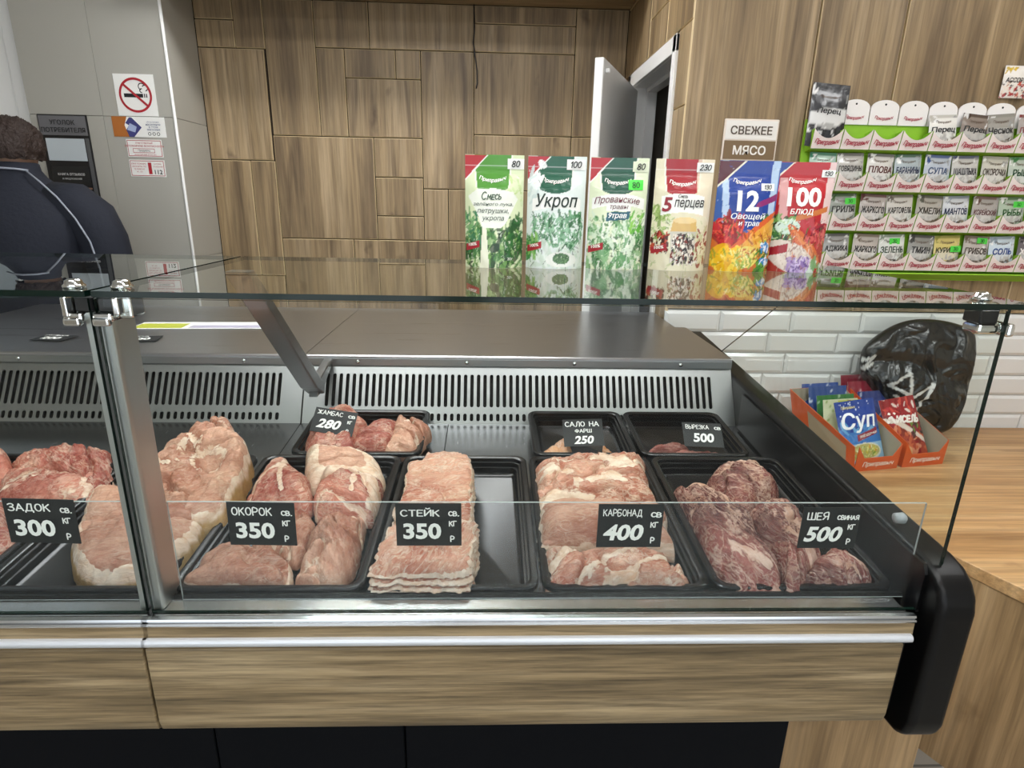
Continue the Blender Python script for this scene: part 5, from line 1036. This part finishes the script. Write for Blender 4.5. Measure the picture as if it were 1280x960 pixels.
for i, (tt, b_, d_, ic, lb) in enumerate([('Зелень', '#a8c4b4', '#1f6a4c', '#2a5a44', 'green topped sachet at the left end of the second row, above the red pouch'), ('ГОВЯДИНЫ', '#b5b2ac', '#5a5a58', '#2c2a28', 'grey beef seasoning sachet in the second row, second pocket'), ('ПЛОВА', '#cfccc6', '#4a4a48', '#5a2a22', 'pilaf seasoning sachet in the second row, third pocket'), ('БАРАНИНЫ', '#a9b4b8', '#2f5a3a', '#1d2a4a', 'lamb seasoning sachet with green top in the second row'), ('СУПА', '#b4bcc6', '#2c4a8a', '#4a5a7a', 'blue topped sachet in the second row beside the lamb one'), ('ШАШЛЫКА', '#bfbdb8', '#2a3a6a', '#33323a', 'kebab seasoning sachet in the second row'), ('ОКОРОЧКА', '#c2bfb2', '#a9a89a', '#4a4038', 'pale ham seasoning sachet in the second row'), ('РЫБЫ', '#b8c2b4', '#2c7a3a', '#1f4a2c', 'green edged fish seasoning sachet in the second row'), ('САЛАТА', '#b8c2b4', '#5a7a5a', '#1f4a2c', 'sachet at the far right end of the second row')]):
    sachet(1, i, tt, b_, lb, ic, d_, tilt=R((-1)**i*1.5))
for i, tt, b_, d_, ic, lb, st in [(1, 'ГРИЛЯ', '#8f948c', '#3a5a2c', '#23241f', 'grill seasoning sachet with green sticker, left end of the third row', (.25, .78)), (2, 'ЖАРКОГО', '#b0a8a2', '#5a2a2c', '#2a2624', 'stew seasoning sachet in the third row beside the grill one', None), (3, 'КАРТОФЕЛЯ', '#c4c0b8', '#6a625a', '#2a2624', 'potato seasoning sachet in the third row', None), (4, 'ХМЕЛИ', '#a9a49a', '#4a4a40', '#3a3228', 'grey herb blend sachet in the third row, centre', None), (5, 'МАНТОВ', '#c9ccd0', '#8a94a4', '#1f2a4a', 'white dumpling seasoning sachet with dark blue letters in the third row', None), (6, 'КОРЕЙСКИЙ', '#a8a29c', '#6a4a44', '#5a2a2a', 'crumpled grey sachet with red lettering in the third row', None), (7, 'РЫБЫ', '#a9b8a4', '#3a6a2c', '#2a5a2c', 'green tinted sachet with green sticker, right part of the third row', (.22, .78)), (8, 'ЧАЯ', '#b4a9a0', '#5a4a44', '#2a2624', 'sachet at the far right end of the third row', None)]:
    sachet(2, i, tt, b_, lb, ic, d_, sticker=st, tilt=R((-1)**i*2))
for i, tt, b_, d_, ic, lb, st in [(1, 'АДЖИКА', '#9a9a98', '#4a4a4c', '#1c1c1e', 'dark grey adjika sachet at the left end of the bottom row', None), (2, 'ЖАРКОГО', '#b4aca4', '#7a6a5c', '#2a2624', 'brownish stew seasoning sachet in the bottom row', None), (3, 'ЗЕЛЕНЬ', '#cfd2cc', '#7a8a7a', '#3a4a3c', 'white sachet with large green sticker in the bottom row', (.08, .8)), (4, 'ТМИН', '#8f8f8a', '#3a3a3a', '#1c1c1e', 'grey cumin sachet with black letters in the bottom row', None), (5, 'КУРИЦЫ', '#cbbb72', '#8a8a3a', '#3a3a1c', 'yellow chicken seasoning sachet in the bottom row', (.3, .6)), (6, 'ГРИБОВ', '#b4aea6', '#6a5a4c', '#4a4038', 'grey sachet with green sticker at its top, right part of the bottom row', (.2, .86)), (7, 'СОЛЬ', '#c4d2dc', '#8a9aa8', '#2c4a8a', 'light blue and white sachet in the bottom row', None), (8, 'ХАРЧО', '#6a6468', '#2a2a30', '#e0dcd8', 'dark sachet at the far right end of the bottom row', None)]:
    sachet(3, i, tt, b_, lb, ic, d_, sticker=st, tilt=R((-1)**i*2))
# single packet higher up on the wall
P = Paint(30, 40, '#e6e0d8', 91); P.rect(0, .55, 1, 1, '#efeae2'); P.blobs(0, 0, 1, .5, ['#a8282c','#c9503a','#3a2420','#e8d8c8'], 60, .04, .1); P.blobs(0, .8, .4, 1, ['#d9b83a','#c9a82a'], 8, .05, .1)
me, surf = pouch('spice_packet', .10, .105, .014, P, PRINT, gusset=False, seed=92)
o = mobj('spice_packet', me, None, (1.862, YR-.012, 1.886)); props(o, 'red and cream packet pinned to the oak wall high above the rack', 'spice packet')
letters(o, 'lettering', 'АССОРТИ', 0, .058, .016, ink('#2a2422'), .02, .1, surf=surf, w=.084)

# ------------------------------------------------------------------ wooden counter with cartons and a bag
ZT = .62
ct = thing('wooden_counter', 'low oak counter beside the black end panel of the meat case', 'counter', (2.0, .8, 0))
ex = Vector((.423, -.906)); p0 = Vector((1.262, .484)); pe = p0 + ex*.7
mb = MB(); mb.prism([(.79, 1.492), (p0.x-ex.x*.95, p0.y-ex.y*.95), (pe.x, pe.y), (3.39, pe.y), (3.39, 1.492)], 'z', ZT-.036, ZT, 0, .0015, 1); part('worktop', mb, OAKT, ct)
q0 = p0 - Vector((-.008, -.004)); qe = pe + Vector((.012, .012))
mb = MB(); mb.prism([(.63, 1.45), (.63, .20), (.96, .20), (.96, .58), (1.215, .585), (qe.x, qe.y), (3.38, qe.y), (3.38, 1.45)], 'z', 0, ZT-.037, 0); part('cabinet', mb, OAKF, ct)
ORANGE = plain('orange_card', '#cf5b2a', .5); KRAFT = plain('grey_card_inside', '#a39a86', .8)
def carton(loc, yaw, label, splay):
    t = thing('display_carton', label, 'carton', loc, (0, 0, yaw), 'orange display cartons')
    w_, d_ = .178, .31; hf, hb = .05, .21
    def wall(P, Q=None):                       # outside orange, inside card
        mb = MB(); n = (Vector(P[1])-Vector(P[0])).cross(Vector(P[2])-Vector(P[0])).normalized()*.0025; m = len(P)
        mb.add(P, [tuple(range(m))], 0); mb.add([Vector(p)-n for p in P], [tuple(range(m))[::-1]], 1); o_ = len(mb.v)-2*m
        mb.add([Vector(p) for p in P]+[Vector(p)-n for p in P], [(i, i+m, (i+1) % m+m, (i+1) % m) for i in range(m)], 0); return mb
    part('base', MB().box(-w_/2, -d_/2, 0, w_/2, d_/2, .003), KRAFT, t, local=True)
    fr = part('front_wall', wall([(-w_/2,-d_/2,0),(w_/2,-d_/2,0),(w_/2,-d_/2-.004,hf+.045),(w_/2-.03,-d_/2-.003,hf),(-w_/2+.03,-d_/2-.003,hf),(-w_/2,-d_/2-.004,hf+.045)]), [ORANGE, KRAFT], t, local=True)
    letters(fr, 'lettering', 'Приправыч', 0, .026, .022, ink('#f4ece2'), .015, .3, y=-d_/2-.0045)
    part('side_wall', wall([(w_/2,-d_/2,0),(w_/2,d_/2,0),(w_/2,d_/2,hb),(w_/2,-d_/2,hf+.045)]), [ORANGE, KRAFT], t, local=True)
    s = splay; part('side_wall', wall([(-w_/2,d_/2,0),(-w_/2,-d_/2,0),(-w_/2-.3*s,-d_/2,hf+.045),(-w_/2-s,d_/2,hb)]), [ORANGE, KRAFT], t, local=True)
    part('back_wall', wall([(w_/2,d_/2,0),(-w_/2,d_/2,0),(-w_/2-s,d_/2,hb),(w_/2,d_/2,hb)]), [ORANGE, KRAFT], t, local=True); return t
YA = R(11)
c1_ = carton((1.325, 1.222, ZT), YA, 'orange display carton of soup packets at the left on the oak counter', .06)
c2_ = carton((1.520, 1.260, ZT), YA, 'orange display carton of red jelly packets beside the black bag', .0)
def art_soup():
    P = Paint(60, 84, '#2f6fb8', 51); P.rect(0, .5, 1, 1, '#1f3f93'); P.blobs(0, .45, 1, .62, ['#3f7fc4','#6aa6d6','#2a5aa6'], 20, .05, .14); P.blobs(0, .7, 1, 1, ['#f0f4fa','#c9d8f0'], 22, .008, .018, 1, 1); P.rect(0, 0, 1, .3, '#8fb8d8'); P.ell(.5, .16, .42, .15, '#d8d8c8'); P.ell(.5, .17, .38, .12, '#b9b06a'); P.blobs(.18, .08, .82, .25, ['#e6dc8a','#d98a3c','#7fa03c','#f0ecc0','#c9b84a'], 60, .02, .05); return P.poly([(.36,.34),(.9,.44),(.9,.54),(.36,.44)], '#8d2436')
def art_jelly():
    P = Paint(50, 84, '#8f1f24', 52); P.blobs(0, .6, 1, 1, ['#b0303a','#7a1a20','#c94a40','#e8d8d0'], 40, .03, .1); P.blobs(0, .0, 1, .5, ['#a8402c','#c9603a','#7d2a20','#d98a6a'], 60, .05, .14); P.poly([(0,.62),(.2,.6),(1,.2),(1,.28),(.3,.66),(0,.7)], '#e6d8cc', .9); P.ell(.35, .12, .2, .1, '#d9a070'); return P.blobs(.6, .35, 1, .55, ['#6a8a3a','#8a2a3a','#4a2a2a'], 20, .04, .09)
def art_foil(c, seed, pat='#e8ecf4'):
    P = Paint(20, 24, c, seed); return P.blobs(0, .2, 1, 1, [pat, c], 26, .02, .06)
def packet(x, y, z, w_, h_, P, label, lean, yaw=YA, D=.03, group=None, roll=0.):
    me, surf = pouch('food_packet', w_, h_, D, P, PRINT, gusset=False, seed=int(x*1000) % 97, wrinkle=.0015)
    o = mobj('food_packet', me, None, (x, y, z), (lean, roll, yaw)); props(o, label, 'food packet', group); return o, surf
def incarton(c, dx, dy): v = Matrix.Rotation(YA, 3, 'Z') @ Vector((dx, dy*.82, 0)); return c.location.x+v.x, c.location.y+v.y
ZP = ZT+.008
x, y = incarton(c1_, .0, -.13); o, surf = packet(x, y, ZP, .165, .225, art_soup(), 'blue soup packet with a bowl of noodles at the front of the left carton', R(-24), roll=R(-4))
letters(o, 'lettering', 'Суп', -.002, .145, .075, ink('#f2f5fa'), .02, .25, w=.14, surf=surf); letters(o, 'lettering', 'ЗВЁЗДОЧКИ', .022, .098, .012, ink('#f4ece6'), .02, .1, rot=.16, surf=lambda a, b: surf(a, b)-.0006, w=.076); letters(o, 'lettering', 'Приправыч', -.03, .2, .014, ink('#e8dc9a'), .01, .3, surf=surf, w=.06)
x, y = incarton(c2_, -.0, -.13); o, surf = packet(x, y, ZP, .15, .225, art_jelly(), 'dark red jelly packet with white letters at the front of the right carton', R(-26), roll=R(-6))
letters(o, 'lettering', 'Кисель', .0, .15, .042, ink('#f2e8e2'), 0, .2, hand=.24, w=.13, rot=-.1, surf=surf)
for k, (cc, dx, dy, w_, h_, colr, pat, lb) in enumerate([(c1_, .02, -.055, .15, .205, '#c9cf5a', '#8a3a2a', 'yellow green packet just behind the blue soup packet'), (c1_, -.02, -.02, .15, .20, '#d8dcb8', '#7aa03c', 'pale cream packet in the middle of the left carton'), (c1_, .0, .04, .165, .20, '#3a7a3c', '#b8d8b0', 'green foil packet towards the back of the left carton'), (c1_, .0, .09, .17, .22, '#2a4a8a', '#e0e8f4', 'blue and silver packet near the back of the left carton'), (c1_, .0, .14, .165, .22, '#33529a', '#d0dcf0', 'rearmost blue and silver packet in the left carton'), (c2_, -.01, .06, .15, .20, '#2c3a7a', '#c0c8e0', 'dark blue packet in the middle of the right carton'), (c2_, -.02, .10, .16, .23, '#8a1f34', '#e0b0b8', 'crimson foil packet near the back of the right carton'), (c2_, -.02, .145, .16, .245, '#7d1a2e', '#d8a0b0', 'rearmost crimson foil packet in the right carton')]):
    x, y = incarton(cc, dx, dy); packet(x, y, ZP, w_, h_, art_foil(colr, 60+k, pat), lb, R(-16), D=.024)
# black plastic carrier bag
BO = [(1.445,.93),(1.455,.985),(1.52,1.05),(1.60,1.088),(1.692,1.095),(1.79,1.08),(1.86,1.05),(1.885,.96),(1.893,.83),(1.878,.70),(1.83,.628),(1.72,.622),(1.62,.632),(1.57,.70),(1.52,.79),(1.46,.87)]
def bag():
    B = catmull(BO, 150); c = np.array((1.69, .84)); NR = 56; yc = 1.405; D = .085; V = []; C = []; mb = MB()
    def strokes(x, z):
        segs = [((1.44,.93),(1.475,.955)),((1.475,.955),(1.45,.90)),((1.45,.90),(1.48,.925)),((1.53,.85),(1.60,.90)),((1.60,.90),(1.615,.80)),((1.53,.85),(1.61,.815)),((1.615,.80),(1.69,.86)),((1.69,.86),(1.65,.75)),((1.60,.81),(1.66,.72)),((1.56,.81),(1.63,.75))]
        d = 9
        for a, b in segs: a, b = np.array(a), np.array(b); p = np.array((x, z)); t = np.clip(np.dot(p-a, b-a)/np.dot(b-a, b-a), 0, 1); d = min(d, np.linalg.norm(p-a-(b-a)*t))
        return d
    for side in (-1, 1):
        for i in range(NR+1):
            t = math.sin(i/NR*math.pi/2)
            for k in range(150):
                x, z = c + (B[k]-c)*t; p = Vector((x*7, side*3, z*7)); w1 = mnoise.noise(p*1.3); w2 = mnoise.ridged_multi_fractal(p*1.1+Vector((w1, 0, w1*2)), .9, 2.1, 5, 1., 2.)
                dep = D*math.sqrt(max(0, 1-t**2.4)); k_ = min(1., (1-t)*6)
                low = min(1., max(0., (z-.62)/.04))
                y = yc + side*dep*(.75+.25*low) + side*(.014*w1 + .015*(w2-1.2))*k_*(.4+.6*low) + side*-.02*math.exp(-((z-.885-.12*(x-1.69)**2-.05*math.sin(x*9))/.03)**2)*k_
                V.append((x, y, z)); C.append(lin('#cfcfcd') if side < 0 and strokes(x, z) < .0055 and z > .7 else lin('#121214'))
        o = (0 if side < 0 else (NR+1)*150)
        F = [(o+i*150+k, o+i*150+(k+1) % 150, o+(i+1)*150+(k+1) % 150, o+(i+1)*150+k) for i in range(NR) for k in range(150)]
        if side < 0: F = [f[::-1] for f in F]
        mb.add([], []); mb.f += F; mb.mi += [0]*len(F); mb.sm += [True]*len(F)
    mb.v = V; me = mesh_of('plastic_bag', mb, painted('black_film', .22, spec=.6, bump=.35), (1.69, yc, ZT)); set_color(me, 'paint', np.array(C))
    o = bpy.data.objects.new('plastic_bag', me); col.objects.link(o); o.location = (1.69, yc, ZT+.001); props(o, 'crumpled black plastic bag with white print standing on the oak counter', 'bag'); return o
bag()

# ------------------------------------------------------------------ person behind the left case, back turned
pr = thing('person', 'person with short dark brown hair in a navy top, back turned, behind the left case', 'person', (-1.935, 1.80, 0))
def skin_mesh(name, verts, edges, radii, mat, parent, root, sub=2):
    me = bpy.data.meshes.new(name); me.from_pydata(verts, edges, []); o = bpy.data.objects.new(name, me); col.objects.link(o)
    if parent: o.parent = parent
    m = o.modifiers.new('skin', 'SKIN'); m.use_smooth_shade = True
    for i, r in enumerate(radii):
        s = me.skin_vertices[0].data[i]; s.radius = r if isinstance(r, tuple) else (r, r); s.use_root = (i == root)
    s = o.modifiers.new('sub', 'SUBSURF'); s.levels = sub; s.render_levels = sub
    me.materials.append(mat); return o
J = []; E_ = []; Rd = []
def jv(p, r, parent=None):
    J.append(p); Rd.append(r)
    if parent is not None: E_.append((parent, len(J)-1))
    return len(J)-1
pel = jv((0,0,.96), (.15,.12)); sp = jv((0,-.02,1.14), (.14,.11), pel); ch = jv((0,.0,1.36), (.155,.11), sp); nb = jv((0,.03,1.515), (.075,.07), ch); nk = jv((.0,.045,1.575), .058, nb); hd1 = jv((.0,.06,1.645), (.072,.085), nk); hd2 = jv((0,.06,1.71), (.075,.095), hd1); hd3 = jv((0,.05,1.755), (.045,.06), hd2)
for sx in (1, -1):
    hp_ = jv((.1*sx,0,.9), .105, pel); kn = jv((.11*sx,.02,.5), .065, hp_); an = jv((.11*sx,-.02,.09), .042, kn); ft = jv((.12*sx,.14,.035), .034, an)
    shd = jv((.2*sx,.01,1.43), .07, ch); el = jv((.305*sx,.03,1.14), .05, shd); wr2 = jv((.16*sx,.25,1.10), .032, el); pm = jv((.13*sx,.31,1.10), (.038,.018), wr2)
    for q, (fx, ln) in enumerate(((-.026,.075),(-.009,.085),(.008,.08),(.024,.062))):
        f1_ = jv((.13*sx+fx*sx, .355, 1.10), .0095, pm); f2_ = jv((.13*sx+fx*sx, .355+ln*.5, 1.09), .0085, f1_); jv((.13*sx+fx*sx, .355+ln*.8, 1.065), .0075, f2_)
    t1 = jv((.095*sx, .30, 1.09), .012, pm); jv((.08*sx, .345, 1.08), .010, t1)
SKIN = plain('skin', '#c39a82', .5); body_o = skin_mesh('body', J, E_, Rd, SKIN, pr, 0)
# head details: nose and ears as part of a face on the far side
mb = MB(); mb.lathe([(.002,0),(.012,.012),(.009,.03),(.004,.045)], (0,.155,1.66), 10); part('nose', mb, SKIN, pr, local=True)
for sx in (1, -1): mb = MB(); mb.prism([(.05+.022*math.cos(a), 1.668+.033*math.sin(a)) for a in [2*math.pi*k/12 for k in range(12)]], 'x', sx*.073, sx*.083, 0, .003, 2); part('ear', mb, SKIN, pr, local=True)
NAVYC = plain('navy_cloth', '#151a27', .85, bump=.25, bscale=60); HAIR = plain('dark_brown_hair', '#2b1c15', .6, bump=.7, bscale=130)
def loft(rings, n=36, wob=.0, seed=0):
    mb = MB(); V = []
    for (cx, cy, cz, rx, ry, e) in rings:
        for k in range(n):
            a = 2*math.pi*k/n; c_, s__ = math.cos(a), math.sin(a); d = (abs(c_)**e+abs(s__)**e)**(-1/e); p = Vector((cx*9+c_, s__, cz*9+seed)); r2 = 1+wob*mnoise.noise(p*1.7)
            V.append((cx+rx*c_*d*r2, cy+ry*s__*d*r2, cz))
    F = [(i*n+k, i*n+(k+1) % n, (i+1)*n+(k+1) % n, (i+1)*n+k) for i in range(len(rings)-1) for k in range(n)]; F += [tuple(range(n))[::-1]]; mb.add(V, F, 0, True); return mb
rings = [(0,0,.84,.23,.175,2.4),(0,0,.95,.22,.17,2.4),(0,-.015,1.1,.225,.17,2.4),(0,-.02,1.22,.235,.17,2.4),(0,-.02,1.33,.26,.17,2.3),(0,-.015,1.40,.26,.155,2.2),(0,-.005,1.45,.25,.135,2.1),(0,.005,1.49,.21,.115,2),(0,.02,1.525,.15,.10,2),(0,.03,1.553,.105,.09,2),(0,.036,1.58,.082,.082,2),(0,.04,1.605,.076,.078,2),(0,.04,1.61,.068,.07,2)]
sh_ = loft(rings, 40, .03)
for sx in (1, -1):
    sh_.tube([(.14*sx,.01,1.455),(.22*sx,.01,1.44),(.275*sx,.012,1.395),(.305*sx,.018,1.31),(.32*sx,.02,1.20),(.315*sx,.04,1.12),(.27*sx,.12,1.09),(.21*sx,.19,1.09),(.165*sx,.25,1.10)], [.085,.10,.10,.095,.09,.085,.072,.062,.05], 20)
part('navy_top', sh_, NAVYC, pr, local=True)
mb = MB(); mb.tube([(-.085,-.02,1.578),(-.05,-.042,1.583),(0,-.052,1.585),(.05,-.042,1.583),(.085,-.02,1.578)], .004, 8); mb.tube([(.085,-.03,1.575),(.15,-.06,1.535),(.22,-.085,1.48),(.28,-.092,1.40),(.315,-.082,1.31),(.33,-.075,1.2),(.325,-.06,1.1)], .0035, 8); part('piping', mb, plain('pale_piping', '#9aa0ad', .6), pr, 'thin pale piping along shoulder and sleeve', local=True)
tr_ = MB()
for sx in (1, -1): tr_.tube([(.1*sx,0,.9),(.11*sx,.01,.7),(.112*sx,.02,.5),(.115*sx,0,.28),(.115*sx,-.02,.07)], [.125,.105,.085,.075,.07], 18)
part('trousers', tr_, plain('dark_trousers', '#1a1b20', .8), pr, local=True)
def hair():
    mb = MB(); V = []; nu, nv = 90, 50
    def f(u, v):
        th, ph = u*2*math.pi, v*2.05; d = Vector((math.sin(ph)*math.cos(th), math.sin(ph)*math.sin(th), math.cos(ph)))
        lowf = max(0, d.y-.45)*(1.4 if d.z < .35 else 0)          # keeps the face free
        strand = .009*mnoise.noise(Vector((d.x*7, d.y*7, d.z*2.2))) + .008*mnoise.noise(Vector((d.x*26, d.y*26, d.z*4)))
        r = 1 - .35*lowf; return (d.x*(.094+strand)*r, .055+d.y*(.112+strand)*r, 1.685+d.z*((.098 if d.z > 0 else .138)+strand))
    mb.grid(f, nu, nv); return mb
part('hair', hair(), HAIR, pr, local=True)
